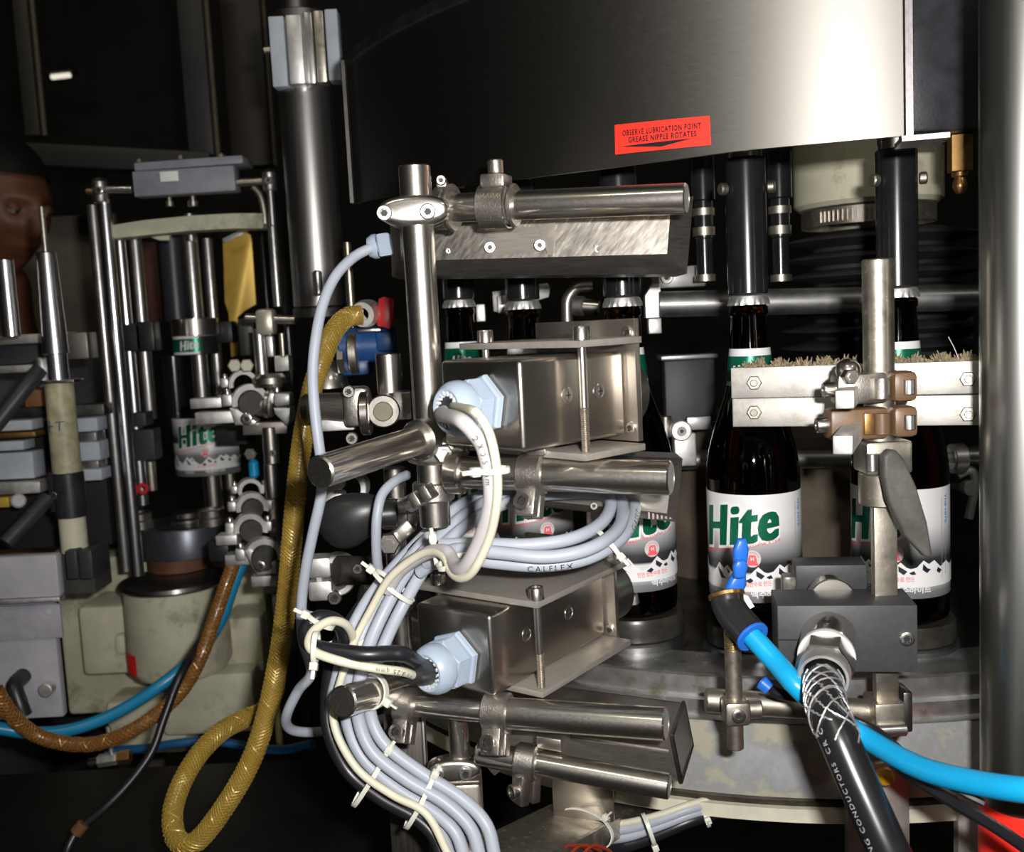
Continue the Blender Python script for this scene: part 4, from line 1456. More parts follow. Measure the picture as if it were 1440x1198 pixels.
# ------------------------------------------------------------------ lower tubes, clamps, posts
b2, b3 = at(481, 987, .56), at(640, 938, .70)
rod('stub_tube', 'thick steel stub tube pointing at the viewer, wrapped by a cable tie, lower one', 'tube', b2, b3, .0093, PIPE, ch=.001)
l0, l1, l2 = at(560, 990, .615), at(700, 1002, .595), at(937, 1018, .560)
dl = (l2 - l1).normalized()
single('lower_rod', G().cyl(l0, l1, .0068, n=28, ch=.0006), PIPE, 'short thin steel rod between two clamps under the lower camera box', 'rod')
rod('lower_tube', 'polished steel tube just under the lower camera box', 'tube', l1 + dl * .0005, l2, .0096, PIPE, hollow=True)
t = thing('tube_clamp', 'grey cast clamp at the free end of the short thin rod', 'clamp', l0 - UP * .02)
dl0 = (l1 - l0).normalized()
collar(t, l0 + dl0 * .006, dl0, .0068, .013, V((.0, -.5, -1)), V((-.4, -1, -.2)), ZINC, 1.75, .010, .0050)
t = thing('tube_clamp', 'grey cast clamp where thin rod and lower tube meet', 'clamp', l1 - UP * .02)
collar(t, l1, dl, .0098, .016, V((.1, -.5, -1)), V((-.5, -1, -.2)), ZINC, 1.25, .011, .0052)
k0, k1 = at(672, 1058, .610), at(942, 1106, .570)
dk = (k1 - k0).normalized()
rod('bottom_tube', 'lowest slanting polished steel tube, in front of the lower lamp housing', 'tube', k0, k1, .0076, PIPE, hollow=True)
q0 = k0 + (k1 - k0) * .27
t = thing('tube_clamp', 'grey cast clamp with hanging lug on the lowest slanting tube', 'clamp', q0 - UP * .022)
collar(t, q0, dk, .0076, .014, V((.15, -.1, -1)), V((-.9, -.6, .1)), ZINC, 1.45, .013, .0046)
part('lamp_saddle', G().box(q0 + dk * .018 + UP * .014 + V((0, .01, 0)), (.016, .02, .008), dk, (-dk.y, dk.x, 0), UP, ch=.001), BRUSH, t)
v0, v1 = at(641, 1006, .618), at(648, 1075, .618)
rod('short_rod', 'short upright steel rod under the thin rod, above the square post', 'rod', (v0.x + .001, .622, v1.z), (v0.x + .001, .622, v0.z - .001), .0066, PIPE)
p = V((v0.x + .001, .622, at(648, 1078, .62).z))
t = thing('pole_clamp', 'small oval star-screwed clamp on top of the square post', 'clamp', p - UP * .01)
oval_body(t, p + V((-.004, .004, 0)), UP, FR, .0345, .0150, .014, STEEL)
for dx in (-.0115, .0065):
    screw(t, p + V((dx - .003, -.0101, -.0005)), FR, .0042, .003, CHROME)
part('cheek_plate', G().box(p + V((.0185, .002, .004)), (.006, .02, .018), (.8, 0, .6), (0, 1, 0), ch=.001), ZINC, t)
zP = at(645, 1104, .612).z
zbt = EYE - .40
t = thing('square_post', 'square brushed steel post rising from the bottom edge beside the cable bundle', 'post', (at(645, 1150, .625).x, .626, zbt))
xq = at(645, 1130, .61).x
part('tube', G().box((xq, .626, (zP + zbt) / 2), (.0285, .0285, zP - zbt), ch=.0025), BRUSHV, t)
part('end_plate', G().box((xq, .626, zP + .0011), (.0275, .0275, .002), ch=.0005), OLDST, t)
xq = at(571, 1100, .665).x
zQ = at(571, 1003, .665).z
t = thing('flat_post', 'flat dark steel post behind the cable bundle, highlight strip along one edge', 'post', (xq, .67, zbt))
part('plate', G().box((xq, .67, (zQ + zbt) / 2), (.0262, .008, zQ - zbt), ch=.0005), metal('dark upright steel', (.22, .2, .18), .3, .5, .6, (14, 14, .5), 60, .14), t)
part('edge_highlight', G().box((xq + .0142, .668, (zQ + zbt) / 2), (.002, .012, zQ - zbt), ch=.0005), BRUSH, t)  # brighter strip added in place of the post's edge highlight
# lower lamp housing
F = [at(700, 1000, .640), at(941, 1034, .606), at(954, 1099, .606), at(706, 1052, .640)]
fl_ = (F[1] - F[0]).normalized()
dp = V((-fl_.y, fl_.x, 0)).normalized() * .055
t = thing('lamp_housing', 'dark steel lamp housing at the bottom, open end cap towards the carousel rim', 'lamp housing', (F[2] + F[3]) / 2)
bx = F + [q + dp for q in F]
part('front_sheet', G().add(F + [q + dp * .03 for q in F], [(0, 1, 2, 3), (7, 6, 5, 4)] + [(i, i + 4, (i + 1) % 4 + 4, (i + 1) % 4) for i in range(4)]), BRUSH, t)
for idx in ((0, 1, 5, 4), (3, 2, 6, 7), (4, 5, 6, 7)):
    a = [bx[i] for i in idx]
    c = (sum(bx, V()) / 8 - sum(a, V()) / 4).normalized() * .0015
    part('sheet', G().add(a + [q + c for q in a], [(0, 1, 2, 3), (7, 6, 5, 4)] + [(k, k + 4, (k + 1) % 4 + 4, (k + 1) % 4) for k in range(4)]), FLANK, t)
a = [bx[1], bx[5], bx[6], bx[2]]
c = fl_ * .0015
part('end_cap', G().add(a + [q + c for q in a], [(0, 1, 2, 3), (7, 6, 5, 4)] + [(k, k + 4, (k + 1) % 4 + 4, (k + 1) % 4) for k in range(4)]), FLANK, t)
ee = fl_ * .0035 + V((0, 0, 0))
part('end_frame', G().tube([bx[1] + c, bx[5] + c, bx[6] + c, bx[2] + c, bx[1] + c], .0016, 6, sm=False), DARKST, t)
part('fold_line', G().box((F[0] + F[1] + F[2] + F[3]) / 4 - dp.normalized() * .0006 + UP * .003, ((F[1] - F[0]).length * .96, .0009, .0012), fl_, dp), FLANK, t)
# channel at the bottom
c0, c1 = at(660, 1225, .60), at(905, 1098, .80)
dch = (c1 - c0).normalized()
sd = dch.cross(UP).normalized()
upc = sd.cross(dch)
t = thing('steel_channel', 'slanting steel channel running back from the bottom edge below the slanting tube', 'channel', c0)
L = (c1 - c0).length
part('web', G().box((c0 + c1) / 2, (L, .052, .003), dch, sd, upc, ch=.0006), OLDST, t)
part('side_flange', G().box((c0 + c1) / 2 + sd * .0275 - upc * .006, (L, .003, .016), dch, sd, upc, ch=.0006), OLDST, t)
pz = at(820, 1120, .70)
single('upright_plate', G().box(pz, (.045, .004, .034), (1, -.25, 0), (.25, 1, 0), UP, ch=.0006), BRUSH, 'small upright steel plate standing on the slanting channel', 'plate')

# ------------------------------------------------------------------ clamps and knob left of the pole (behind the stub tube)
yK = .76
p = at(541, 577, yK)
t = thing('cross_clamp', 'steel cross clamp whose round rod end faces the viewer, beside the yellow hose', 'clamp', p - UP * .02)
part('rod_end', G().cyl(p + FR * .012, p - FR * .03, .0072, n=28, ch=.0006), plain('yellowish rod end', (.20, .185, .12), .5, .4, .1), t)
part('collar', G().ring(p + FR * .008, p - FR * .02, .0125, .0074, 32, .001), STEEL, t)
part('side_body', G().box(p + V((-.021, .004, .004)), (.019, .022, .030), ch=.004), ZINC, t)
part('ear', G().ring(p + V((-.0175, -.002, -.001)), p + V((-.0105, -.002, -.001)), .0172, .0102, 32, .001), STEEL, t)
for dz in (.0165, -.0185):
    screw(t, p + V((-.024, -.012, dz)), FR, .0045, .004)
part('text_block', G().box(p + V((.014, .006, .003)), (.014, .02, .022), ch=.002), ZINC, t)
p2 = at(545, 497, yK + .01)
rod('short_rod', 'short upright polished rod standing in the cross clamp under the blue valve', 'rod', (p2.x, yK + .012, p.z + .012), (p2.x, yK + .012, p2.z), .0098, STEEL)
h0, h1 = at(431, 574, yK + .03), at(508, 572, yK + .012)
rod('link_bar', 'dark horizontal steel bar passing behind the yellow hose', 'bar', h0, h1, .0115, FLANK)
single('link_plate', G().box(at(472, 597, yK + .02), (.03, .01, .009), ch=.001), ALU, 'small pale plate under the dark bar behind the yellow hose', 'plate')
p = at(560, 722, .72)
t = thing('cross_clamp', 'turned steel clamp with big hexagon nut left of the cable bundle', 'clamp', p - UP * .03)
part('barrel', G().lathe([(0, 0), (.0105, 0), (.0115, .001), (.0115, .011), (.0135, .012), (.0135, .018), (.0115, .019), (.0115, .024), (.0085, .025), (.0085, .031), (0, .031)], p + V((-.012, 0, 0)), (1, .1, 0), 36), STEEL, t)
part('neck', G().cyl(p + V((-.001, 0, .012)), p + V((-.001, 0, .034)), .0078, n=28, ch=.0006), STEEL, t)
part('nut_arm', G().box(p + V((.001, -.006, -.014)), (.024, .012, .011), (.8, 0, .6), (0, 1, 0), ch=.002), STEEL, t)
part('hexagon_nut', nutgeo(p + V((-.006, -.0125, -.0185)), FR, .0082, .005), STEEL, t)
kn = at(497, 728, .70)
g = G()
prk = []
bm = bmesh.new()
bmesh.ops.create_uvsphere(bm, u_segments=24, v_segments=14, radius=1)
for v in bm.verts:
    x, y, z = v.co
    v.co = V((x * .026, y * .012, z * .0185 * (1 - .3 * x)))
rt = Matrix.Rotation(math.radians(-22), 3, 'Y')
g.bmadd(bm, lambda q: kn + rt @ q)
t = thing('wing_knob', 'black plastic wing knob behind the grey cable, below the stub tube', 'knob', kn - UP * .015)
part('wing', g, BLACK, t, ang=60)
part('hub', G().cyl(kn + V((.012, 0, .001)), kn + V((.030, .004, .001)), .0095, n=24, ch=.001), BLACK, t)
# bunch of pale clamps under the knob
for i, (px, py, yy, lab, cname) in enumerate(((452, 812, .80, 'pale cast split clamp below the black wing knob', 'split_clamp'), (487, 800, .79, 'dark round rod stub held beside the black cable', 'rod_stub'),
                                              (468, 690, .82, 'small pale cast clamp behind the lower run of the grey cable', 'split_clamp'))):
    p = at(px, py, yy)
    t = thing(cname, lab, 'clamp' if 'clamp' in cname else 'rod', p - UP * .02)
    if 'clamp' in cname:
        part('half', G().box(p + V((0, 0, .010)), (.02, .02, .017), ch=.003), ALU, t)
        part('half', G().box(p + V((0, 0, -.009)), (.02, .02, .017), ch=.003), ALU, t)
        part('arch', G().ring(p + V((.013, -.008, .002)), p + V((.013, .012, .002)), .0165, .0115, 28, .001), ALU, t)
        screw(t, p + V((.012, -.010, -.014)), FR, .0055, .004)
    else:
        part('stub', G().cyl(p + V((-.006, -.01, .002)), p + V((.03, .012, -.006)), .0115, n=28, ch=.001), DARKSTUB, t)
        screw(t, p + V((.012, -.0165, .004)), FR, .004, .003)
p = at(562, 850, .72)
t = thing('pole_clamp', 'small steel clamp hidden in shade left of the lower camera box', 'clamp', p - UP * .01)
part('collar', G().ring(p - UP * .006, p + UP * .006, .0125, .0078, 28, .001), STEEL, t)
screw(t, p + V((-.002, -.0125, 0)), FR, .0062, .004)
pz = at(555, 800, .72)
rod('rear_pole', 'dim upright rod behind the cable bundle carrying small clamps', 'pole', (p.x, p.y, at(560, 990, .72).z), (p.x, p.y, p.z + .05), .0077, STEEL)

# bits of the machine seen between the lamp housing and the upper camera box
single('steel_finger', slab([(692, 410), (770, 398), (774, 404), (772, 418), (738, 428), (712, 442), (694, 438)], .98, .012, .001), metal('dim guide arm', (.4, .4, .38), .3, .55, .7), 'dim steel finger between the bottle necks under the lamp housing', 'finger')
p = at(816, 428, .97)
t = thing('curved_bracket', 'dark curved bracket with a bright stud behind the third bottle neck', 'bracket', p - V((0, 0, .02)))
part('hook', G().tube([p + V((.012, 0, .017)), p + V((-.002, 0, .016)), p + V((-.0115, 0, .006)), p + V((-.013, 0, -.010)), p + V((-.013, 0, -.024))], .0055, 12), FLANK, t)
part('stud', G().cyl(p + V((.002, -.008, -.002)), p + V((.018, -.012, -.004)), .0075, n=20, ch=.001), STEEL, t)
part('stud_collar', G().ring(p + V((-.006, -.004, -.001)), p + V((.003, -.008, -.002)), .0095, .004, 20, .001), TUBEM, t)
for px, py, lab in ((676, 440, 'small pale nut block between the two farthest bottle necks'), (706, 428, 'small pale stud beside the second farthest bottle neck')):
    single('stud_block', hp_(px - 7, py - 12, px + 7, py + 12, .97, .015), ALU, lab, 'block')
# ------------------------------------------------------------------ cables and ties
def run(l, r, n=12, k=6):
    return G().tube(P(l), r, n, k)


def cable(name, lab, cat, l, r, m, group=None):
    pts = smoothpath([q if isinstance(q, Vector) else at(*q) for q in l], 7)
    o = single(name, G().tube(pts, r, 16, sm=False), m, lab, cat, group)
    return o, alongpath(pts)


def printing(o, path, s, text, kk, ang, r, m=None, rev=False):
    f, L = path
    tv, tf = textgeo(text, 0, 0, 1.35, .5)
    sg = -1 if rev else 1
    g = G().add([onpath(f, s + sg * x * kk, ang - sg * (y * kk - kk / 2) / r, r + .0003) for x, y in tv], tf)
    q = part('printed_lettering', g, m or BLACKPRINT, o)
    return q


def tie(lab, c, axis, rx, ry, up, head, w=.0028, tail=.010):
    """cable tie: an oval strap about axis at c, a square head towards head and a stub of tail"""
    A = V(axis).normalized()
    U = V(up)
    U = (U - A * U.dot(A)).normalized()
    W = A.cross(U)
    t = thing('cable_tie', lab, 'cable tie', c, 'white nylon cable ties')
    n = 32
    vs, fs = [], []
    for i in range(n):
        a = 2 * math.pi * i / n
        d = U * math.cos(a) * rx + W * math.sin(a) * ry
        e = d.normalized()
        for r_, h in ((0, -1), (.0011, -1), (.0011, 1), (0, 1)):
            vs.append(c + d + e * r_ + A * (h * w / 2))
    for i in range(n):
        for k in range(4):
            fs.append((i * 4 + k, ((i + 1) % n) * 4 + k, ((i + 1) % n) * 4 + (k + 1) % 4, i * 4 + (k + 1) % 4))
    part('strap', G().add(vs, fs), TIE, t)
    H = V(head)
    H = (H - A * H.dot(A)).normalized()
    a = math.atan2(H.dot(W), H.dot(U))
    hc = c + U * math.cos(a) * rx + W * math.sin(a) * ry + H * .0030
    tn = A.cross(H)
    part('head', G().box(hc, (.0046, .0044, .0050), A, H, tn, ch=.0006), TIE, t)
    part('tail', G().box(hc + H * .0045, (.0022, .0050, .0012), A, H, tn, ch=.0003), TIE, t)
    return t


# from the upper gland: a lilac-grey and a cream cable hanging in a loop
o, pth = cable('grey_cable', 'thick lilac grey cable hanging in a loop from the upper camera gland', 'cable',
      [G1 - D1 * .006 + V((-.0025, 0, -.001)), G1 + D1 * .008 + V((-.002, 0, -.002)), (646, 590, .502), (664, 606, .498), (680, 630, .50), (689, 672, .50), (689, 712, .505), (676, 757, .515), (658, 792, .525), (645, 800, .535), (636, 788, .55), (626, 775, .56), (600, 778, .575), (566, 800, .59), (545, 830, .60)], .0040, WIRE_L)
printing(o, pth, .075, '2 X 0.5 mm', .0030, .2, .0040)
cable('cream_cable', 'thin cream cable looping beside the lilac grey one from the upper gland', 'cable',
      [G1 - D1 * .006 + V((.004, .003, .003)), G1 + D1 * .007 + V((.004, .003, .002)), (664, 577, .497), (676, 587, .495), (690, 615, .492), (699, 665, .495), (698, 712, .50), (687, 760, .51), (666, 802, .52), (648, 813, .53), (634, 804, .542), (626, 785, .553), (610, 776, .565), (585, 783, .575), (548, 813, .585), (520, 860, .59), (497, 905, .59), (478, 960, .585), (468, 1000, .59), (477, 1040, .585), (506, 1085, .58), (552, 1118, .575), (600, 1145, .57), (632, 1205, .565)], .0024, WIRE_W)
# coil of three thick grey cables between the camera boxes
rc = .0040
loops = [[(600, 792, .60), (640, 773, .585), (700, 777, .575), (770, 783, .57), (830, 771, .575), (868, 745, .60), (876, 715, .63), (866, 695, .65), (840, 690, .66), (790, 684, .665), (720, 692, .66), (664, 716, .65), (610, 762, .63), (575, 800, .615), (545, 850, .60), (520, 905, .592), (505, 960, .59), (503, 1005, .59), (522, 1055, .585), (570, 1095, .58), (625, 1128, .575), (662, 1165, .57), (676, 1210, .565)],
         [(590, 805, .605), (630, 782, .595), (690, 790, .585), (760, 795, .58), (826, 785, .585), (876, 755, .61), (893, 715, .645), (884, 690, .66), (850, 684, .67), (780, 678, .675), (705, 690, .67), (645, 712, .66), (598, 760, .64), (560, 805, .625), (530, 850, .61), (505, 905, .60), (490, 960, .598), (487, 1008, .60), (508, 1062, .595), (552, 1104, .588), (604, 1137, .582), (640, 1170, .575), (655, 1212, .57)],
         [(620, 766, .60), (680, 765, .59), (745, 766, .585), (805, 757, .59), (846, 735, .61), (859, 708, .635), (845, 694, .65), (800, 694, .658), (740, 699, .655), (680, 722, .645), (630, 760, .63), (600, 795, .62), (570, 845, .605), (545, 895, .60), (524, 950, .595), (520, 1000, .597), (540, 1045, .592), (590, 1085, .586), (648, 1122, .58), (684, 1160, .572), (697, 1210, .566)]]
cl = []
for i, (l, lab) in enumerate(zip(loops, ('grey cable of the coil with a printed name, middle strand in the bundle', 'grey cable making the widest turn of the coil, outermost strand', 'grey cable making the tightest turn of the coil, innermost strand'))):
    cl.append(cable('grey_cable', lab, 'cable', l, rc, WIRE_G, 'thick grey cables of the coil'))
printing(cl[1][0], cl[1][1], .150, '- CLASSIC', .0036, .1, rc)
printing(cl[1][0], cl[1][1], .075, 'CALFLEX', .0036, .3, rc)
cable('grey_cable', 'grey cable of the bundle that ends behind the stub tube ahead of the coil', 'cable',
      [(655, 705, .68), (610, 740, .66), (560, 790, .64), (520, 838, .62), (492, 890, .605), (474, 950, .60), (466, 1000, .602), (480, 1050, .60), (520, 1100, .594), (570, 1132, .588), (616, 1165, .582), (636, 1212, .576)], .0036, WIRE_G)
cable('black_cable', 'black cable at the outer edge of the grey cable bundle', 'cable',
      [(690, 690, .69), (640, 725, .67), (590, 765, .65), (540, 815, .635), (500, 865, .62), (470, 920, .608), (460, 985, .605), (465, 1035, .60), (490, 1085, .596), (535, 1122, .590), (585, 1150, .585), (612, 1178, .58), (624, 1215, .575)], .0044, WIRE_K)
# black and cream cables leaving the lower gland
cable('black_cable', 'black cable leaving the lower camera gland and doubling back at the ties', 'cable',
      [G2 - D2 * .006 + V((0, 0, .0035)), G2 + D2 * .006 + V((-.001, 0, .0035)), (572, 922, .556), (550, 919, .550), (510, 920, .545), (455, 913, .55), (432, 902, .56), (432, 882, .57), (452, 868, .575), (478, 878, .585), (488, 912, .60), (490, 950, .612)], .0046, WIRE_K)
o, pth = cable('cream_cable', 'cream cable under the black one from the lower camera gland', 'cable',
      [G2 - D2 * .006 + V((0, 0, -.004)), G2 + D2 * .006 + V((-.001, 0, -.004)), (568, 945, .556), (530, 940, .547), (480, 930, .542), (445, 918, .545), (434, 905, .55), (442, 886, .56), (466, 873, .57), (488, 880, .58), (498, 905, .594), (494, 940, .604)], .0026, WIRE_W)
printing(o, pth, .040, '4 x 0.25 qmm', .0024, .1, .0026)
single('heat_shrink', G().tube([G2 - D2 * .005, G2 + D2 * .004, (G2 + D2 * .016).lerp(at(572, 934, .556), .5)], .0078, 14), BLACK, 'black heat-shrink sleeve joining two cables at the lower gland', 'sleeve')
# single grey cable from the scratched lamp housing
cable('grey_cable', 'grey cable arching from the scratched lamp housing down past the yellow hose', 'cable',
      [(541, 345, .70), (522, 349, .695), (497, 362, .69), (472, 388, .68), (455, 425, .672), (445, 470, .665), (440, 520, .66), (442, 570, .655), (449, 630, .65), (454, 660, .645), (451, 700, .645), (440, 750, .65), (430, 800, .655), (424, 850, .66), (426, 900, .665), (438, 945, .67), (420, 970, .675), (405, 1000, .68), (403, 1018, .69), (416, 1028, .70), (450, 1029, .715), (500, 1022, .73), (548, 1008, .74)], .0036, WIRE_G)
cable('grey_cable', 'short grey cable bending behind the stub tube next to the big hexagon nut', 'cable',
      [(572, 668, .69), (556, 676, .675), (538, 694, .665), (531, 720, .66), (529, 750, .66), (531, 795, .668), (540, 830, .68)], .0034, WIRE_G)
# cables under the carousel
for i, (dy, m, r, lab, nm) in enumerate(((0, WIRE_G, .0036, 'upper grey cable sagging under the cream band of the carousel', 'grey_cable'), (11, WIRE_G, .0036, 'lower grey cable sagging under the cream band of the carousel', 'grey_cable'),
                                         (-9, WIRE_W, .0026, 'cream cable sagging under the cream band of the carousel', 'cream_cable'), (24, WIRE_K, .0046, 'black cable below the grey ones under the carousel', 'black_cable'))):
    cable(nm, lab, 'cable', [(745, 1176 + dy, .745), (790, 1173 + dy, .735), (835, 1170 + dy, .72), (880, 1166 + dy, .705), (930, 1152 + dy * .8, .70), (975, 1136 + dy * .7, .70), (1030, 1122 + dy * .6, .71)], r, m)
for i, lab in enumerate(('thin red wire at the bottom edge beside the channel, highest', 'thin red wire at the bottom edge beside the channel, middle', 'thin red wire at the bottom edge beside the channel, lowest')):
    single('red_wire', run([(785 + i * 16, 1198 + i * 3, .64), (800 + i * 17, 1189, .645), (824 + i * 16, 1192 + i * 2, .65), (840 + i * 14, 1212, .66)], .0012, 8), plain('red wire', (.22, .025, .008), .4) if 'red wire' not in bpy.data.materials else bpy.data.materials['red wire'], lab, 'wire')
# cable ties
tie('cable tie round the hanging lilac and cream cables below the upper gland', at(694, 661, .498), (0, 0, 1), .0072, .0060, (1, 0, .05), (-1, -.5, 0))
tie('cable tie on the bundle where the hanging cables join it, its head standing up', at(612, 778, .578), (1, .1, .1), .0085, .0080, (0, 0, 1), (-.2, -.5, 1))
tie('cable tie closest to the bottom of the hanging cable loop', at(637, 790, .552), (.3, .1, -1), .0085, .0075, (1, 0, .3), (.4, -.9, .3))
tie('cable tie across the cream and grey strands above the lower camera box', at(553, 824, .603), (.7, 0, .75), .0150, .0085, (-.75, 0, .7), (-.75, -.2, .7))
tie('cable tie on the right end of the grey coil', at(856, 765, .597), (.75, .15, .55), .0095, .0085, (.55, -.3, -.75), (.6, -.6, -.5))
tie('cable tie where black and cream cables turn back beside the yellow hose', at(444, 910, .548), (1, 0, -.1), .0080, .0065, (0, 0, 1), (-.6, -.3, -.5))
tie('cable tie standing up above the small black cable loop', at(451, 873, .572), (.5, .1, .8), .0078, .0070, (-.6, 0, .6), (-.6, -.3, .7))
tie('cable tie behind the small black cable loop on the outer strands', at(484, 905, .603), (.2, 0, -1), .0185, .0090, (1, 0, .2), (-.4, -.6, 1))
tie('wide cable tie wrapped round the lower stub tube', at(522, 972, .590), (V(b3) - V(b2)), .0100, .0100, (0, 0, 1), (.4, -1, -.2), .0045)
tie('upper of two cable ties across the bundle near the bottom', at(521, 1094, .590), (.8, 0, -.55), .0200, .0090, (.55, 0, .8), (.55, -.2, .8))
tie('lower of two cable ties across the bundle near the bottom', at(590, 1127, .582), (.85, 0, -.5), .0180, .0090, (.5, 0, .85), (.5, -.2, .85))
tie('cable tie round the edge of the slanting channel', c0 + (c1 - c0) * .50 + sd * .012 - upc * .004, dch, .0135, .024, upc, upc + sd * .9)
tie('cable tie on the sagging cables under the carousel, head hanging down', at(912, 1166, .685), (1, .1, .3), .0110, .0085, (0, 0, 1), (0, -.2, -1))
tie('cable tie at the right end of the sagging cables, on the black one', at(992, 1150, .703), (1, .1, .3), .0060, .0055, (0, 0, 1), (.3, -.9, .3))

# ------------------------------------------------------------------ labelling station and machinery on the far side of the hose
def hp(g, x0, y0, x1, y1, y, dep, ch=.001):
    """upright block whose front spans the given points at distance y"""
    a, b, c, d = at(x0, y0, y), at(x1, y0, y), at(x0, y1, y), at(x1, y1, y)
    m = (a + b + c + d) / 4
    return g.box(m + V((0, dep / 2, 0)), (((b - a).length + (d - c).length) / 2, dep, ((a.z - c.z) + (b.z - d.z)) / 2), ch=ch)


def bar(name, lab, cat, x0, y0, x1, y1, y, dep, m, ch=.001, group=None):
    return single(name, hp(G(), x0, y0, x1, y1, y, dep, ch), m, lab, cat, group)


def vrod(g, x, y0, y1, y, rpx, xt=None, n=24, ch=.0008):
    """upright round rod through (x, y0) seen down to y1"""
    a = at(x, y0, y)
    b = at(x, y1, y)
    return g.cyl((a.x, y, b.z), (a.x, y, a.z), rpx * y / FPX, n=n, ch=ch)


yL = 1.32
ROD = metal('bright chrome rod', (.88, .88, .92), .10, .30, .6, var=.03)
DULLST = metal('dull station steel', (.42, .41, .40), .22, .5, .6, sc=80, bump=.1)
STEELBLUE = plain('blue grey painted bar', (.23, .245, .28), .45, .4, .12, 30)
LAV = plain('lavender grey panel', (.40, .39, .43), .5, .4, .12, 20)
# dark deck in front
zdk = at(200, 1082, 1.2).z
single('machine_deck', G().box((-.62, .93, zdk - .05), (1.25, .56, .1), ch=.004), plain('black machine deck', (.010, .0095, .009), .55, .3, .3, 20, .2, 90), 'black oily machine deck under the hoses', 'deck')
# pedestal
c = at(245, 812, yL)
z0, z1 = c.z - .0005, at(245, 965, yL - .07).z
t = thing('cream_pedestal', 'cream enamelled cast pedestal with round column and black top plate', 'pedestal', (c.x, c.y, z1 - .12))
rp = 72 * yL / FPX
part('column', G().lathe([(0, 0), (rp * .9, 0), (rp * 1.0, .012), (rp * .98, z0 - z1 - .008), (0, z0 - z1 - .008)], (c.x, c.y, z1), n=48), CREAM, t)
part('top_plate', G().lathe([(0, 0), (rp * 1.02, 0), (rp * 1.06, .003), (rp * 1.04, .008), (rp * .9, .010), (0, .010)], (c.x, c.y, z0 - .008), n=48), DARKST, t)
for nm, x0, y0, x1, y1, yy, dep in (('side_block', 312, 868, 370, 948, yL + .03, .12), ('side_block', 112, 852, 184, 950, yL + .02, .12), ('foot_block', 225, 948, 358, 1034, yL - .01, .16), ('rear_wall', 84, 778, 376, 1000, yL + .10, .06), ('foot_block', 150, 985, 262, 1062, yL + .04, .1)):
    part(nm, hp(G(), x0, y0, x1, y1, yy, dep, .008), CREAM, t)
part('lug', hp(G(), 160, 893, 176, 922, yL + .005, .02, .006), CREAM, t)
a = [at(x, y, yL - .075) for x, y in ((180, 948), (204, 946), (202, 920), (179, 917))]
single('red_tape', G().add([V((c.x + (rp * 1.012) * math.sin(q), c.y - rp * 1.012 * math.cos(q), zz)) for q in (-1.06, -.9, -.75, -.62) for zz in (at(192, 947, yL - .04).z, at(192, 918, yL - .04).z)],
     [(0, 2, 3, 1), (2, 4, 5, 3), (4, 6, 7, 5)]), REDPAINT, 'small glowing red tape square on the cream pedestal column', 'tape')
# turning disc above it
d0 = at(262, 752, yL + .05)
rd = 66 * (yL + .05) / FPX
t = thing('rotary_disc', 'steel rotary disc with bright stepped rings under the label gripper', 'turntable', (d0.x, d0.y, d0.z - .02))
part('disc', G().lathe([(0, -.022), (rd, -.022), (rd, .016), (rd * .985, .018), (0, .018)], d0, n=56), plain('blue grey burnished steel', (.12, .13, .15), .35, .5, .1, 60, metallic=.7), t)
for dx, r_ in ((-.052, .020), (.046, .022)):
    part('ring', G().lathe([(r_ * .5, 0), (r_, 0), (r_, .010), (r_ * .85, .012), (r_ * .85, .020), (r_ * .7, .022), (r_ * .5, .022)], d0 + V((dx, -.028, .0185)), n=32), STEEL, t)
part('hub', G().lathe([(0, 0), (.03, 0), (.03, .004), (.022, .006), (.02, .012), (0, .012)], d0 + V((0, .01, .0185)), n=32), DARKST, t)
z2 = at(245, 790, yL).z
single('pedestal_hub', G().cyl((d0.x - .012, d0.y, z0 + .003), (d0.x - .012, d0.y, d0.z - .0225), .042, n=36), plain('rusty brown hub', (.14, .06, .035), .55, .4, .3, 20), 'rusty brown hub between pedestal top and rotary disc', 'hub')
# red ring
rr = at(201, 687, yL - .05)
single('red_ring', G().ring(rr + V((0, -.002, 0)), rr + V((0, .002, 0)), .0075, .0035, 24, .0008), RED, 'small red ring hanging low between the chrome rods', 'ring')

# label gripper
yGp = 1.42
gx = at(265, 470, yGp)
t = thing('label_gripper', 'upright label gripper of rods and cylinders with black pads, above the rotary disc', 'gripper', (gx.x, yGp, at(290, 724, yGp).z))
part('main_rod', vrod(G(), 265, 320, 560, yGp + .02, 11), DULLST, t)
part('rod_tip', vrod(G(), 266, 300, 340, yGp - .01, 7), CHROME, t)
part('rear_rod', vrod(G(), 291, 335, 560, yGp + .04, 8), DULLST, t)
part('dark_cylinder', vrod(G(), 240, 330, 452, yGp + .06, 17), plain('slate cylinder', (.03, .033, .042), .4, .5, .1), t)
part('dark_cylinder', vrod(G(), 243, 500, 600, yGp + .05, 15), BELL, t)
part('head_ring', vrod(G(), 273, 448, 472, yGp, 32, n=36), STEEL, t)
part('upper_pad', vrod(G(), 276, 472, 498, yGp, 29, n=36), BLACK, t)
part('side_block', hp(G(), 302, 452, 326, 482, yGp + .01, .03), BLACK, t)
part('side_block', hp(G(), 303, 598, 346, 626, yGp - .10, .05), BLACK, t)
lc = at(290, 625, yGp)
rpad = .0475
part('lower_pad', G().cyl((lc.x, yGp + .012, lc.z - .036), (lc.x, yGp + .012, lc.z + .040), rpad - .001, n=48), BLACK, t)
part('foot_rod', vrod(G(), 297, 662, 724, yGp + .02, 13), STEEL, t)
part('foot_rod', vrod(G(), 322, 655, 715, yGp + .04, 7), OLDST, t)
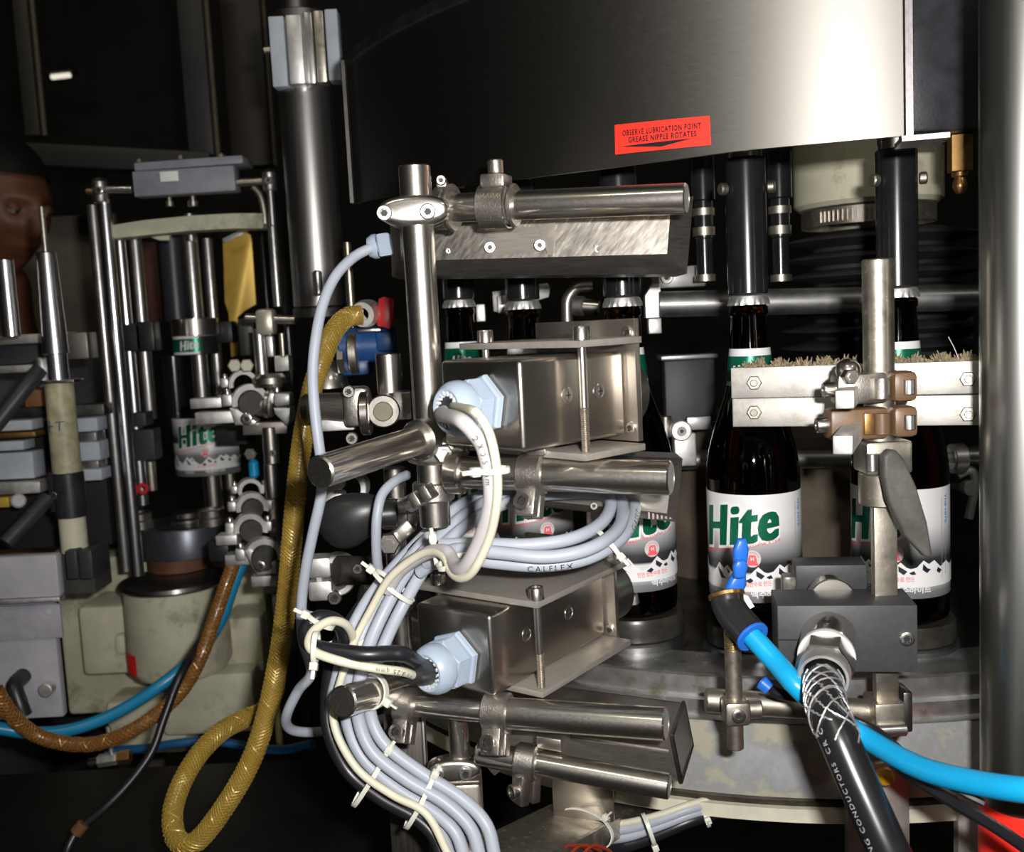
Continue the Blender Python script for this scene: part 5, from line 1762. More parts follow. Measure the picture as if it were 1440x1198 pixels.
# its two paper labels
BR_, BRs = BR, rpad
BR = rpad
Rl = rpad
lab_t = thing('paper_label', 'curved beer label held by the gripper, green name, black mountains below', 'label', (lc.x, yGp + .012 - rpad, lc.z - .038))
ang = math.radians(8)


def turned(fn_u):
    return fn_u


org = V((lc.x, yGp + .012, lc.z - .062))
lb = body_label(lab_t, Rl, org)
BR = BR_
# the label faces the camera's left a little: turn the whole thing about its pad
nk = at(272, 484, yGp)
t2 = thing('paper_label', 'small green neck label with white border held at the top of the gripper', 'label', (nk.x, yGp - .029, nk.z - .0135))
neck_label(t2, .0300, .0300, -.0135, .0135, V((nk.x + .003, yGp + .0005, nk.z)), 1.35)

# rods, head blocks and beams round the gripper
yR = 1.26
for (x, y0, y1, rpx, m, lab, dy) in ((130, 288, 806, 8, DULLST, 'dull upright rod directly beside the bright twin rod, further back', .03), (146, 280, 812, 9, ROD, 'long bright upright rod standing on the pedestal top', 0),
                                     (167, 328, 712, 8, ROD, 'third upright chrome rod, with a white glint at its top', .08), (189, 330, 590, 9, DULLST, 'dull upright rod beside the slate cylinder, ending in a coupler', .1)):
    g = vrod(G(), x, y0, y1, yR + dy, rpx)
    single('chrome_rod', g, m, lab, 'rod', 'upright rods of the labelling station')
hb = at(141, 268, yR - .012)
t = thing('rod_end_joint', 'chrome rod-end block with socket screw on top of the bright twin rod', 'rod end', hb - V((0, 0, .015)))
part('block', G().lathe([(0, -.0145), (.0085, -.0145), (.0095, -.013), (.0095, .010), (.006, .0145), (0, .0145)], hb, n=24), CHROME, t)
screw(t, hb + V((.0015, -.0088, -.001)), FR, .0055, .003)
part('cross_pin', G().cyl(hb + V((.0096, 0, .001)), at(186, 266, yR - .012), .0045, n=16), CHROME, t)
part('side_stub', G().cyl(hb + V((-.0096, 0, 0)), hb + V((-.017, 0, 0)), .004, n=16, ch=.001), BRASS, t)
hb2 = at(379, 254, yR - .012)
t = thing('rod_end_joint', 'chrome rod-end block with socket screw above the right-hand rod', 'rod end', hb2 - V((0, 0, .013)))
part('block', G().lathe([(0, -.0125), (.0075, -.0125), (.0085, -.011), (.0085, .009), (.005, .0125), (0, .0125)], hb2, n=24), CHROME, t)
screw(t, hb2 + V((.0005, -.0080, -.001)), FR, .0048, .003)
part('cross_pin', G().cyl(hb2 + V((-.0086, 0, 0)), at(331, 257, yR - .012), .0045, n=16), OLDST, t)
part('hanger_tip', vrod(G(), 380, 268, 318, yR - .012, 5), CHROME, t)
part('hanger_rod', vrod(G(), 383, 318, 432, yR - .010, 6.5), DULLST, t)
t = thing('cross_beam', 'blue grey cross beam with a small white tag joining both rod ends', 'beam', at(258, 274, yR))
A_, B_ = at(187, 259, yR - .02), at(330, 250, yR - .02)
Xb = (B_ - A_).normalized()
part('bar', G().box((A_ + B_) / 2 + V((0, .012, 0)), ((B_ - A_).length, .024, .030), Xb, V((-Xb.y, Xb.x, 0)), ch=.0015), STEELBLUE, t)
part('tag', G().box(at(238, 248, yR - .0215), (.022, .0015, .012), Xb, V((-Xb.y, Xb.x, 0)), ch=.0005), WHITEPRINT, t)
A_, B_ = at(194, 237, yR + .005), at(345, 226, yR + .005)
Xb = (B_ - A_).normalized()
part('top_plate', G().box((A_ + B_) / 2 + V((0, .012, .0)), ((B_ - A_).length, .05, .010), Xb, V((-Xb.y, Xb.x, 0)), ch=.0015), STEELBLUE, t)
for px, py in ((197, 229), (255, 224), (312, 222)):
    part('bolt', nutgeo(at(px, py, yR + .01), UP, .0045, .004), OLDST, t)
part('hanging_bolt', G().lathe([(0, 0), (.007, 0), (.007, .006), (.004, .007), (.004, .016), (0, .016)], at(272, 290, yR + .02), n=16), STEEL, t)
part('hanging_bolt', G().lathe([(0, 0), (.005, 0), (.005, .006), (.003, .007), (.003, .014), (0, .014)], at(239, 290, yR + .02), n=16), OLDST, t)
g = G()
pl = [(150, 318), (200, 310), (270, 303), (330, 300), (370, 300)]
w0 = [at(x, y, yR + .03) for x, y in pl]
w1 = [at(x, y + (21 if i else 18), yR + .03) for i, (x, y) in enumerate(pl)]
vs, fs = [], []
for a, b in zip(w0, w1):
    vs += [a, b, b + V((0, .03, 0)), a + V((0, .03, 0))]
for i in range(4):
    for k in range(4):
        fs.append((i * 4 + k, (i + 1) * 4 + k, (i + 1) * 4 + (k + 1) % 4, i * 4 + (k + 1) % 4))
fs += [(0, 1, 2, 3), (19, 18, 17, 16)]
single('cream_beam', g.add(vs, fs), CREAM, 'cream enamelled curved beam below the blue grey cross beam', 'beam')
single('cream_gusset', slab([(185, 324), (238, 322), (238, 338), (224, 338)], yR + .06, .01, .001), CREAM, 'cream triangular gusset under the curved beam', 'gusset')
single('folded_sheet', slab([(312, 336), (345, 320), (349, 312), (350, 324), (316, 342)], yR + .18, .004, .0005), ALU, 'folded pale sheet edge above the yellow plate', 'sheet')
single('yellow_plate', slab([(313, 338), (345, 326), (352, 330), (354, 340), (360, 428), (344, 437), (334, 446), (334, 500), (325, 502), (321, 440), (316, 425)], yR + .2, .006, .0008), GOLD, 'tall yellow plate narrowing to a strip, behind the gripper rods', 'plate')
t = thing('partition', 'dark grey partition sheet with a red brown strip, behind the twin rods', 'partition', at(160, 1690, yR + .8))
part('sheet', hp(G(), 96, 300, 226, 1700, yR + .79, .02), plain('mid grey panel', (.15, .125, .10), .55, .3, .25, 10), t)
part('brown_strip', hp(G(), 203, 340, 224, 452, yR + .777, .0125), plain('red brown paint', (.13, .05, .04), .55, .4, .2, 30), t)
for (x0, y0, x1, y1, m, lab) in ((165, 456, 198, 494, BLACK, 'black guide block across the third chrome rod'), (190, 452, 216, 494, BLACK, 'black guide block on the dull rod'), (186, 580, 205, 600, GREYPAINT, 'grey upper coupler end under the dull rod'), (181, 604, 217, 648, GREYPAINT, 'dark grey coupler body under the dull rod')):
    bar('guide_block', lab, 'block', x0, y0, x1, y1, yR + .06, .03, m, .002)
single('coupler_rod', vrod(G(), 211, 648, 690, yR + .1, 7), OLDST, 'short dull rod below the dark grey coupler', 'rod')
# dark uprights right of the gripper
for (x, y0, y1, rpx, yy, lab) in ((393, 300, 1760, 9, 1.5, 'black upright tube just left of the leaning steel tube'), (366, 300, 1730, 6, 1.55, 'thin dark upright rod right of the yellow plate')):
    single('black_rod', vrod(G(), x, y0, y1, yy, rpx), BELL, lab, 'rod')
single('small_pipe', run([(356, 262, 1.3), (366, 275, 1.3), (371, 295, 1.3), (373, 315, 1.3)], .0045), OLDST, 'short bent grey pipe beside the right-hand rod end', 'pipe')

# ------------------------------------------------------------------ clamp clusters on the upright behind the yellow hose
yS = 1.08
px_ = lambda k: k * yS / FPX
sx_ = at(378, 620, yS).x


def vseg(name, parent, x, y0, y1, rpx, m, dy=0):
    return part(name, vrod(G(), x, y0, y1, yS + dy, rpx), m, parent)


t = thing('stepped_post', 'stepped chrome post carrying the bright clamp clusters beside the yellow hose', 'post', (sx_, yS, at(378, 830, yS).z))
vseg('upper_rod', t, 364, 462, 530, 9, CHROME)
vseg('middle_sleeve', t, 379, 600, 652, 11.5, STEEL)
vseg('lower_sleeve', t, 380, 652, 700, 9.5, STEEL)
vseg('foot_rod', t, 383, 700, 832, 7.5, OLDST, .02)
screw(t, at(384, 637, yS - .0085), FR, .0035, .002)
t = thing('split_clamp', 'small cream clamp with a side pin at the top of the stepped post', 'clamp', at(372, 480, yS))
part('body', hp(G(), 358, 434, 384, 472, yS - .01, .024, .005), plain('yellowed cast metal', (.45, .42, .34), .35, .5, .1, metallic=.5), t)
part('cross_pin', G().cyl(at(345, 447, yS), at(416, 450, yS), .005, n=16, ch=.001), STEEL, t)
part('tongue', hp(G(), 374, 472, 384, 502, yS - .005, .01, .002), ALU, t)
part('thin_pin', vrod(G(), 396, 468, 502, yS, 4), OLDST, t)
bar('dark_block', 'dark finned block between yellow plate and the cream clamp', 'block', 336, 448, 358, 500, yS + .12, .03, DARKST)
bar('pale_block', 'small pale stepped block right of the stepped post', 'block', 386, 500, 406, 522, yS, .02, ALU)
t = thing('hex_knob', 'pair of cream hexagon nuts above the big clamp cluster', 'nut', at(338, 520, yS))
for x in (330, 347):
    part('nut', G().cyl(at(x, 514, yS - .005), at(x, 514, yS + .01), .0075, n=6, ch=.0012), plain('yellowed nut', (.34, .31, .22), .45, .5, .1) if 'yellowed nut' not in bpy.data.materials else bpy.data.materials['yellowed nut'], t)


def half_clamp(x, y, w, lab, stub=True, dy=0.0):
    """two-part cast clamp with an arched half facing the viewer, small cap screws on both shoulders"""
    k = (yS + dy) / FPX
    p = at(x, y, yS + dy)
    r = w * .32 * k
    t = thing('arched_clamp', lab, 'clamp', p - V((0, 0, w * .4 * k)), 'arched clamps on the stepped post')
    D = V((.35, -1, 0)).normalized()
    vs, fs = [], []
    n = 18
    for i in range(n + 1):
        a = math.pi * (-.06 + 1.12 * i / n)
        for rr, h in ((r, -1), (r * 1.42, -1), (r * 1.42, 1), (r, 1)):
            vs.append(p + V((math.cos(a) * rr, 0, math.sin(a) * rr)) + D * (h * .009))
    for i in range(n):
        for q in range(4):
            fs.append((i * 4 + q, (i + 1) * 4 + q, (i + 1) * 4 + (q + 1) % 4, i * 4 + (q + 1) % 4))
    fs += [(0, 1, 2, 3), (n * 4 + 3, n * 4 + 2, n * 4 + 1, n * 4)]
    part('arch', G().add(vs, fs), ALU, t)
    for s in (-1, 1):
        part('shoulder', G().box(p + V((s * r * 1.62, .002, r * .28)), (r * .75, .02, r * .9), ch=.002), ALU, t)
        screw(t, p + V((s * r * 1.62, -.003, r * .75)), UP, r * .26, r * .35)
    if stub:
        part('rod_stub', G().cyl(p + D * .013, p - D * .02, r * .97, n=28, ch=.001), DARKSTUB, t)  # near-black stub colour imitates the shade inside the arch
    return t, p, r


half_clamp(342, 541, 46, 'uppermost arched clamp of the big bright cluster', 0, .02)
tc_, p, r = half_clamp(352, 566, 58, 'large arched clamp with a dark rod stub in the big bright cluster', 1)
part('lower_jaw', slab([(322, 574), (334, 575), (352, 588), (360, 592), (358, 598), (330, 598)], yS - .012, .02, .002), ALU, tc_)
screw(tc_, at(347, 589, yS - .013), FR, .0062, .003)
t = thing('split_clamp', 'bright white split jaw clamp close to the yellow hose, gap in the middle', 'clamp', at(397, 597, yS))
JAW = metal('bright jaw casting', (.95, .95, .95), .35, .6, .6)
part('jaw', hp(G(), 384, 553, 408, 571, yS - .03, .022, .003), JAW, t)
part('jaw', slab([(384, 574), (408, 573), (408, 590), (403, 599), (386, 582)], yS - .03, .022, .002), JAW, t)
screw(t, at(390, 556, yS - .004) + V((0, 0, .004)), UP, .005, .007)
part('round_barrel', G().cyl(at(352, 566, yS + .004), at(386, 570, yS + .004), .0135, n=28, ch=.002), OLDST, t)
part('ring', G().ring(at(374, 566, yS - .004), at(381, 567, yS - .004), .0165, .0137, 28, .001), STEEL, t)
part('dome', G().lathe([(0, -.006), (.018, -.006), (.020, -.002), (.019, .004), (.014, .008), (0, .009)], at(381, 536, yS), n=32), STEEL, t)
for (x0, y0, x1, y1, dep, m, lab) in ((267, 560, 311, 574, .02, ALU, 'pale flat finger of the clamp cluster, upper, over the paper label'), (274, 579, 330, 596, .02, ALU, 'pale flat finger of the clamp cluster, lower, over the paper label'), (341, 594, 404, 611, .016, FLANK, 'dark flat steel finger under the big clamp cluster')):
    bar('clamp_finger', lab, 'bar', x0, y0, x1, y1, yS - .005, dep, m, .001)
t = thing('hose_nipple', 'sky blue hose stub under a steel nut beside the stepped post', 'fitting', at(356, 672, yS + .05))
part('nut', nutgeo(at(353, 638, yS + .045), FR, .0072, .004), STEEL, t)
part('stub', vrod(G(), 356, 646, 672, yS + .05, 7, ch=.003), plain('blue stub', (.008, .25, .5), .35) , t)
half_clamp(352, 690, 40, 'topmost arched clamp of the lower stack, smallest', 0, .04)
half_clamp(354, 714, 50, 'second arched clamp down the lower stack', 1, .02)
half_clamp(352, 744, 52, 'third arched clamp down the lower stack', 1)
half_clamp(371, 782, 60, 'lowest and largest arched clamp of the lower stack, dark rod end inside', 2, -.02)
t = thing('split_clamp', 'pale jaw below the lowest arched clamp, socket screw on its face', 'clamp', at(372, 812, yS))
part('jaw', slab([(340, 772), (354, 772), (372, 790), (388, 788), (388, 806), (362, 810), (350, 790)], yS - .03, .02, .002), ALU, t)
screw(t, at(366, 796, yS - .032), FR, .006, .003)
for (x0, y0, x1, y1, dep, m, lab) in ((303, 753, 333, 767, .02, ALU, 'short pale flat bar end left of the lower clamp stack'), (316, 780, 355, 795, .022, ALU, 'pale flat bar end where brown and blue hoses begin'), (353, 810, 388, 825, .02, ALU, 'pale flat bar end lowest under the clamp stack')):
    bar('clamp_finger', lab, 'bar', x0, y0, x1, y1, yS - .02, dep, m, .001)
bar('black_block', 'black rubber block behind the short pale bar ends', 'block', 292, 760, 322, 790, yS + .01, .03, BLACK, .004)
single('olive_pole', vrod(G(), 377, 835, 1052, yS + .08, 5), plain('olive paint', (.10, .10, .03), .5), 'thin olive green upright pole behind the yellow hose', 'pole')

# ------------------------------------------------------------------ leaning post with cream sleeve, cabinet and slats at the far left
yO = 1.12
lev_t = t = thing('telescopic_post', 'cream sleeved upright post with chrome top and black clamp, beside the cabinet', 'post', (at(98, 770, yO).x, yO, at(98, 812, yO).z))
xo = at(72, 430, yO).x
zz = lambda py, px=85: at(px, py, yO).z
part('chrome_top', G().cyl((xo, yO, zz(498)), (xo, yO, zz(355, 62)), .0140, .0105, n=32, ch=.001), ROD, t)
part('chrome_neck', G().cyl((xo, yO, zz(536)), (xo, yO, zz(498)), .0118, n=32), ROD, t)
part('flange', G().box((xo + .002, yO, zz(536)), (.042, .03, .004), ch=.001), STEEL, t)
part('hinge_plate', hp(G(), 48, 502, 62, 545, yO - .01, .02, .004), CHROME, t)
part('cream_sleeve', G().cyl((xo, yO, zz(664)), (xo, yO, zz(538)), .0155, n=32), plain('grubby cream sleeve', (.40, .38, .24), .45, .4, .25, 60), t)
part('black_clamp', G().cyl((xo, yO, zz(727)), (xo, yO, zz(664)), .0172, n=32, ch=.001), plain('worn black clamp', (.022, .022, .028), .35, .5, .3), t)
part('clamp_ear', hp(G(), 66, 664, 82, 722, yO - .012, .02, .004), BLACK, t)
screw(t, at(76, 697, yO - .0125), FR, .0045, .003)
part('cream_foot', G().cyl((xo, yO, zz(776)), (xo, yO, zz(727)), .0145, n=32), CREAM, t)
xm_ = at(84, 596, yO)
g = G()
for s in (((72, 600), (83, 597)), ((77, 590), (77, 607)), ((86, 592), (98, 591)), ((92, 592), (92, 604))):
    ps = []
    for f in range(5):
        q = at(s[0][0] + (s[1][0] - s[0][0]) * f / 4, s[0][1] + (s[1][1] - s[0][1]) * f / 4, yO)
        dx = max(-.0150, min(.0150, q.x - xo))
        ps.append(V((q.x, yO - math.sqrt(.0156 ** 2 - dx * dx), q.z)))
    g.tube(ps, .0006, 5, sm=False)
part('pen_mark', g, plain('dark blue pen', (.02, .05, .12), .5), t)
t = thing('post_foot', 'black two-part block holding the foot of the cream sleeved post', 'block', at(105, 842, yO))
part('half', hp(G(), 92, 774, 109, 815, yO - .025, .05, .002), GREYPAINT, t)
part('half', hp(G(), 111, 774, 130, 815, yO - .025, .05, .002), GREYPAINT, t)
part('base', hp(G(), 80, 772, 132, 836, yO + .01, .05, .002), plain('greasy base', (.06, .058, .05), .6), t)
HND = plain('dark handle', (.035, .036, .042), .45, .4, .2)
part('lever', G().tube(P([(56, 520, 1.105), (36, 545, 1.09), (-8, 600, 1.07)]), .0085, 14), HND, lev_t)
part('lever', G().tube(P([(68, 700, 1.10), (40, 730, 1.08), (8, 764, 1.06)]), .0085, 14), HND, lev_t)
single('chrome_cylinder', vrod(G(), 6, 365, 474, yO, 12, n=32), ROD, 'chrome cylinder cut by the left edge of the picture', 'cylinder')
single('thin_rod', vrod(G(), 58, 290, 356.5, yO, 4), OLDST, 'thin upright rod just above the chrome top of the cream post', 'rod')
# cabinet
yB = 1.04
t = thing('control_cabinet', 'lavender grey control cabinet with two black plugs at the far left', 'cabinet', at(30, 1010, yB))
part('lid', hp(G(), -30, 782, 82, 842, yB - .01, .014, .003), LAV, t)
part('lid_seam', hp(G(), -30, 843, 84, 849, yB - .012, .014, .001), ALU, t)
part('front_panel', hp(G(), -30, 850, 82, 1012, yB, .012, .003), LAV, t)
part('cover_strip', hp(G(), -30, 852, 86, 900, yB - .004, .004, .001), plain('paler lavender', (.34, .33, .38), .5), t)
part('screw', G().cyl(at(69, 861, yB - .0042), at(69, 861, yB - .0055), .0028, n=14), BLACK, t)
p = at(33, 950, yB - .0005)
pg = part('plug', G().tube([p, p + V((0, -.02, -.004)), p + V((.006, -.026, -.02)), p + V((.010, -.027, -.034))], .0085, 14), BLACK, t)
part('plug_cord', G().tube([p + V((.010, -.027, -.034)), p + V((.014, -.027, -.05)), p + V((.028, -.02, -.058))], .003, 8), LAV, pg)
p = at(70, 966, yB - .0005)
part('socket', G().cyl(p, p + V((0, -.012, 0)), .0075, n=20, ch=.001), ALU, t)
# rails and slats
yA = 1.2
for i, (x0, y0, x1, y1, dy, m, lab) in enumerate(((-20, 470, 96, 483, .02, ALU, 'long grey rail at the far left, upper edge of the slide'), (-20, 486, 60, 512, .04, GREYPAINT, 'dark grey slide block below the upper rail'), (-20, 514, 62, 524, .02, ALU, 'thin pale rail under the dark slide block'),
        (88, 468, 123, 505, .0, FLANK, 'steel slide carriage right of the cream post'), (-20, 572, 146, 588, .05, DARKST, 'dark table plate across the far left'), (-20, 592, 45, 606, .0, PALEBLUE, 'uppermost pale blue slat left of the cream post'),
        (-20, 609, 49, 616, .0, BRASS, 'thin brass strip between the pale slats'), (-20, 621, 33, 634, .0, PALEBLUE, 'narrow pale blue slat with a dark notch beside it'), (-20, 637, 47, 674, .0, PALEBLUE, 'broad pale blue plate left of the cream post'),
        (-20, 679, 56, 695, -.01, ALU, 'dirty white strip at the foot of the pale plates'), (103, 588, 137, 607, .02, PALEBLUE, 'upper pale blue block right of the cream post'), (103, 622, 140, 648, .02, PALEBLUE, 'middle pale blue block right of the cream post'),
        (106, 660, 143, 676, .02, PALEBLUE, 'lower pale blue block right of the cream post'), (112, 608, 135, 622, .035, DULLST, 'dull roller block between upper and middle pale blocks'), (114, 648, 138, 660, .035, DULLST, 'dull roller block between middle and lower pale blocks'))):
    bar('slat' if 'slat' in lab else ('rail' if 'rail' in lab else ('plate' if 'plate' in lab else 'block')), lab, 'plate' if 'pl' in lab else 'bar', x0, y0, x1, y1, yA + dy, .03, m, .001)
bar('gap_backing', 'dark block filling the gaps behind the pale slats', 'block', -30, 596, 150, 770, yA + .12, .05, DARKWALL)  # dark block put in behind the gaps between the slats
single('pale_roller', G().cyl(at(26, 704, yA - .01), at(26, 704, yA - .03), .0085, n=20, ch=.002), LAV, 'pale round knob below the dirty white strip', 'roller')
bar('yellow_block', 'yellow block at the very left edge under the strip', 'block', -20, 700, 12, 714, yA - .01, .02, GOLD)
bar('brown_box', 'brown box behind the dark lever handle', 'box', 34, 540, 62, 572, yA + .02, .04, plain('brown card', (.20, .085, .035), .6))

# ------------------------------------------------------------------ leaning steel tube with pale clamp plates
yU = 1.12
xu = at(430, 140, yU).x
zt_, zb_2 = at(430, 20, yU).z, at(444, 432, yU).z
t = thing('steel_tube', 'thick upright brushed steel tube left of the drum, plain foot', 'tube', (xu, yU, zb_2))
part('tube', G().cyl((xu, yU, zb_2), (xu, yU, zt_), .0285, n=56, ch=.001), metal('satin tube', (.50, .48, .47), .2, .4, .55, (1, 1, .05), 120, .06), t)
part('upper_shaft', G().cyl((xu - .004, yU, zt_ + .0002), (xu - .004, yU, zt_ + .12), .0140, n=36), STEEL, t)
part('foot_ring', G().ring((xu, yU, zb_2 - .012), (xu, yU, zb_2 - .0005), .030, .02, 40, .001), DARKST, t)
tt = thing('plate_clamp', 'clamp of upright pale plates round the top of the thick steel tube', 'clamp', at(430, 125, yU - .03))
for (x0, y0, x1, y1, dy, m) in ((380, 22, 402, 122, -.035, PALEBLUE), (404, 20, 426, 118, -.045, ALU), (428, 16, 441, 118, -.034, DULLST), (443, 14, 457, 116, -.030, OLDST), (459, 12, 477, 113, -.032, PALEBLUE)):
    part('plate', hp(G(), x0, y0, x1, y1, yU + dy, .022, .0015), m, tt)
part('side_bolt', G().cyl(at(381, 70, yU - .02), at(372, 71, yU - .02), .004, n=14), OLDST, tt)
single('tube_nipple', vrod(G(), 446, 380, 416, yU - .05, 6, ch=.002), CHROME, 'small chrome nipple in front of the foot of the thick tube', 'nipple')
single('bronze_rod', vrod(G(), 488, 340, 480, .935, 6), metal('bronze rod', (.42, .36, .26), .25, .5, .5), 'bronze coloured rod behind the arching grey cable', 'rod')

# ------------------------------------------------------------------ valve with red handle
yV = .93
t = thing('ball_valve', 'blue ball valve with red handle behind the main pole', 'valve', at(520, 525, yV))
part('handle', slab([(532, 420), (540, 417), (553, 420), (553, 448), (548, 463), (530, 458)], yV - .03, .010, .0015), RED, t)
part('body', G().cyl(at(478, 488, yV), at(556, 484, yV), .0175, n=28, ch=.002), BLUEP, t)
part('body_block', hp(G(), 528, 466, 554, 494, yV - .02, .03, .003), BLUEP, t)
part('flange', G().cyl(at(492, 497, yV - .008), at(505, 496, yV - .008), .0195, n=32, ch=.001), OLDST, t)
part('lower_block', hp(G(), 480, 505, 520, 528, yV - .012, .03, .003), BLUEP, t)
part('nut', G().cyl(at(476, 505, yV - .006), at(487, 504, yV - .006), .0150, n=6, ch=.001), STEEL, t)
part('cap', G().lathe([(0, 0), (.019, 0), (.017, .012), (.009, .024), (0, .025)], at(462, 545, yV), n=28), STEEL, t)
part('collar_plate', hp(G(), 502, 462, 536, 467, yV - .024, .02, .001), STEEL, t)
t = thing('hose_ferrule', 'chrome ferrule where the yellow hose meets the blue valve', 'fitting', at(514, 455, yV - .03))
f0, f1 = at(517, 440, yV - .022), at(508, 443, yV - .040)
part('sleeve', G().lathe([(.006, -.006), (.0115, -.006), (.0122, 0), (.0122, .008), (.0108, .012), (.0108, .016), (.006, .016)], f0, f1 - f0, 28), ALU, t)

# ------------------------------------------------------------------ hoses
YH = N('braided yellow hose')
tcn = YH.n('TexCoord')
vecH = tcn.outputs['UV']
w1_ = YH.n('TexWave')
w1_.inputs['Scale'].default_value = 1.0
YH.l(YH.ramp(YH.noise(300), [(.3, (.24, .145, .015)), (.7, (.29, .18, .022))]), YH.b.inputs['Base Color'])
YH.b.inputs['Roughness'].default_value = .28
YH.b.inputs['Specular IOR Level'].default_value = .6
YH.b.inputs['Coat Weight'].default_value = .4
YH.b.inputs['Coat Roughness'].default_value = .15
YH.t.nodes.remove(w1_)
YH = YH.m
STRAND = plain('yellow hose braid', (.44, .30, .065), .35, .6, .08, metallic=.2)


def braided(name, lab, l, r, m, ms, pitch, kk, wr, n=18):
    pts = smoothpath([q if isinstance(q, Vector) else at(*q) for q in l], 10)
    f, L = alongpath(pts)
    t = thing(name, lab, 'hose', pts[-1])
    part('wall', G().tube(pts, r, n, sm=False), m, t)
    g = G()
    st = int(L / (r * .45))
    for d in (1, -1):
        for j in range(kk):
            q = [onpath(f, L * i / st, d * 2 * math.pi * (L * i / st) / pitch + 2 * math.pi * j / kk, r + wr * .15) for i in range(st + 1)]
            g.tube(q, wr, 4, sm=False, cap=False)
    part('braid', g, ms, t, kind='stuff')
    return t


braided('yellow_hose', 'thick braided yellow hose hanging from the valve and looping at the bottom', [f1, (488, 446, .885), (470, 465, .87), (455, 500, .86), (441, 540, .855), (430, 590, .85), (421, 650, .845), (414, 720, .84), (407, 800, .835), (400, 870, .83), (391, 930, .825), (376, 1000, .815), (355, 1065, .805), (322, 1125, .795), (285, 1175, .79), (262, 1188, .79), (246, 1175, .80), (243, 1140, .815), (256, 1100, .83), (280, 1060, .85), (312, 1028, .87), (345, 1010, .89), (368, 1000, .91), (386, 975, .93), (392, 930, .95), (400, 860, .97)],
        .0083, YH, STRAND, .034, 12, .0006)
braided('brown_hose', 'braided brown hose sweeping from the clamp fingers down to the left', [(329, 792, 1.07), (318, 822, 1.06), (303, 866, 1.05), (284, 920, 1.03), (258, 968, 1.02), (222, 1003, 1.01), (180, 1030, 1.0), (132, 1046, 1.0), (85, 1044, 1.0), (45, 1030, .995), (15, 1003, .98), (-6, 970, .97)], .0072, plain('brown hose wall', (.16, .065, .015), .3, .6, .15, 200, coat=.3), plain('brown hose braid', (.34, .17, .04), .35, .6, .08, metallic=.3), .026, 6, .0007)
single('sky_blue_hose', run([(340, 792, 1.09), (327, 826, 1.085), (312, 868, 1.08), (290, 905, 1.075), (262, 935, 1.065), (228, 962, 1.05), (186, 990, 1.04), (140, 1013, 1.03), (90, 1028, 1.02), (40, 1030, 1.015), (-20, 1021, 1.0)], .0066, 16), plain('sky blue hose wall', (.01, .22, .42), .33, .5, .05), 'sky blue hose running beside the brown one to the left edge', 'hose')
single('black_hose', run([(301, 868, 1.070), (290, 890, 1.058), (276, 912, 1.035), (260, 938, 1.0), (246, 968, .985), (230, 1012, .97), (214, 1056, .955), (186, 1096, .94), (150, 1134, .925), (112, 1166, .915), (96, 1192, .905), (90, 1215, .90)], .0042, 12), WIRE_K, 'thin black hose dropping across the brown one to the bottom edge', 'hose')
single('rusty_ferrule', G().cyl(at(118, 1158, .9135), at(106, 1172, .911), .0062, n=16, ch=.001), plain('rusty ferrule', (.15, .07, .03), .5), 'rusty ferrule on the thin black hose near the bottom edge', 'ferrule')
single('thin_blue_hose', run([(150, 1056, 1.16), (205, 1052, 1.15), (250, 1045, 1.14), (300, 1042, 1.14), (360, 1052, 1.13), (400, 1054, 1.1), (440, 1046, 1.08)], .0052, 12), plain('dull blue hose', (.015, .10, .25), .4), 'dull blue hose lying on the deck behind the yellow loop', 'hose')
t = thing('pipe_tee', 'small pale metal tee fitting on the deck below the brown hose', 'fitting', at(155, 1075, 1.14))
part('body', G().cyl(at(138, 1070, 1.13), at(165, 1066, 1.13), .0075, n=6, ch=.001), ALU, t)
part('nipple', G().cyl(at(137, 1070, 1.13), at(126, 1073, 1.13), .0045, n=14), STEEL, t)
part('brass_nut', G().cyl(at(166, 1066, 1.13), at(184, 1063, 1.13), .008, n=6, ch=.001), BRASS, t)
part('riser', G().cyl(at(157, 1060, 1.13), at(152, 1022, 1.13), .003, n=12), ALU, t)

# ------------------------------------------------------------------ dim frames far behind, lamp
DIM = plain('dim frame paint', (.045, .042, .042), .5, .4, .2, 8)
for (x0, x1, y1, yy, m, lab) in ((26, 46, 190, 2.0, plain('olive frame', (.04, .035, .022), .5), 'dim olive frame post near the top left corner'), (258, 292, 232, 2.0, DIM, 'dim grey frame post behind the cross beam'), (318, 372, 232, 2.1, plain('brown frame', (.035, .027, .022), .5), 'dim brown wide frame post left of the thick tube')):
    a, b = at(x0, -60, yy), at(x1, y1, yy)
    t = thing('frame_post', lab, 'post', ((a.x + b.x) / 2, yy, b.z))
    w_ = (x1 - x0) * yy / FPX
    xc_ = at((x0 + x1) / 2, y1 / 2, yy).x
    part('profile', G().box((xc_, yy + .02, (a.z + b.z) / 2), (w_, .04, a.z - b.z), ch=.002), m, t)
    part('edge_rod', G().cyl((xc_ + w_ / 2 + .006, yy + .01, b.z), (xc_ + w_ / 2 + .006, yy + .01, a.z), .005, n=12), plain('dull bronze edge', (.12, .10, .07), .4) if 'dull bronze edge' not in bpy.data.materials else bpy.data.materials['dull bronze edge'], t)
a, b = at(-40, 214, 1.9), at(300, 232, 1.9)
single('frame_beam', G().box((a + b) / 2, ((b - a).length, .05, .04), (b - a), ch=.003), plain('dark beam', (.03, .026, .024), .5), 'dim dark horizontal beam behind the head of the person', 'beam')
t = thing('fluorescent_lamp', 'small far-off ceiling lamp glowing in the dark hall', 'lamp', at(85, 107, 4.2) - V((0, 0, .012)))
em = N('lamp glow')
em.b.inputs['Emission Color'].default_value = (1, .93, .75, 1)
em.b.inputs['Emission Strength'].default_value = .85
em.b.inputs['Base Color'].default_value = (.5, .5, .45, 1)
A_, B_ = at(72, 108.5, 4.2), at(99, 105.5, 4.2)
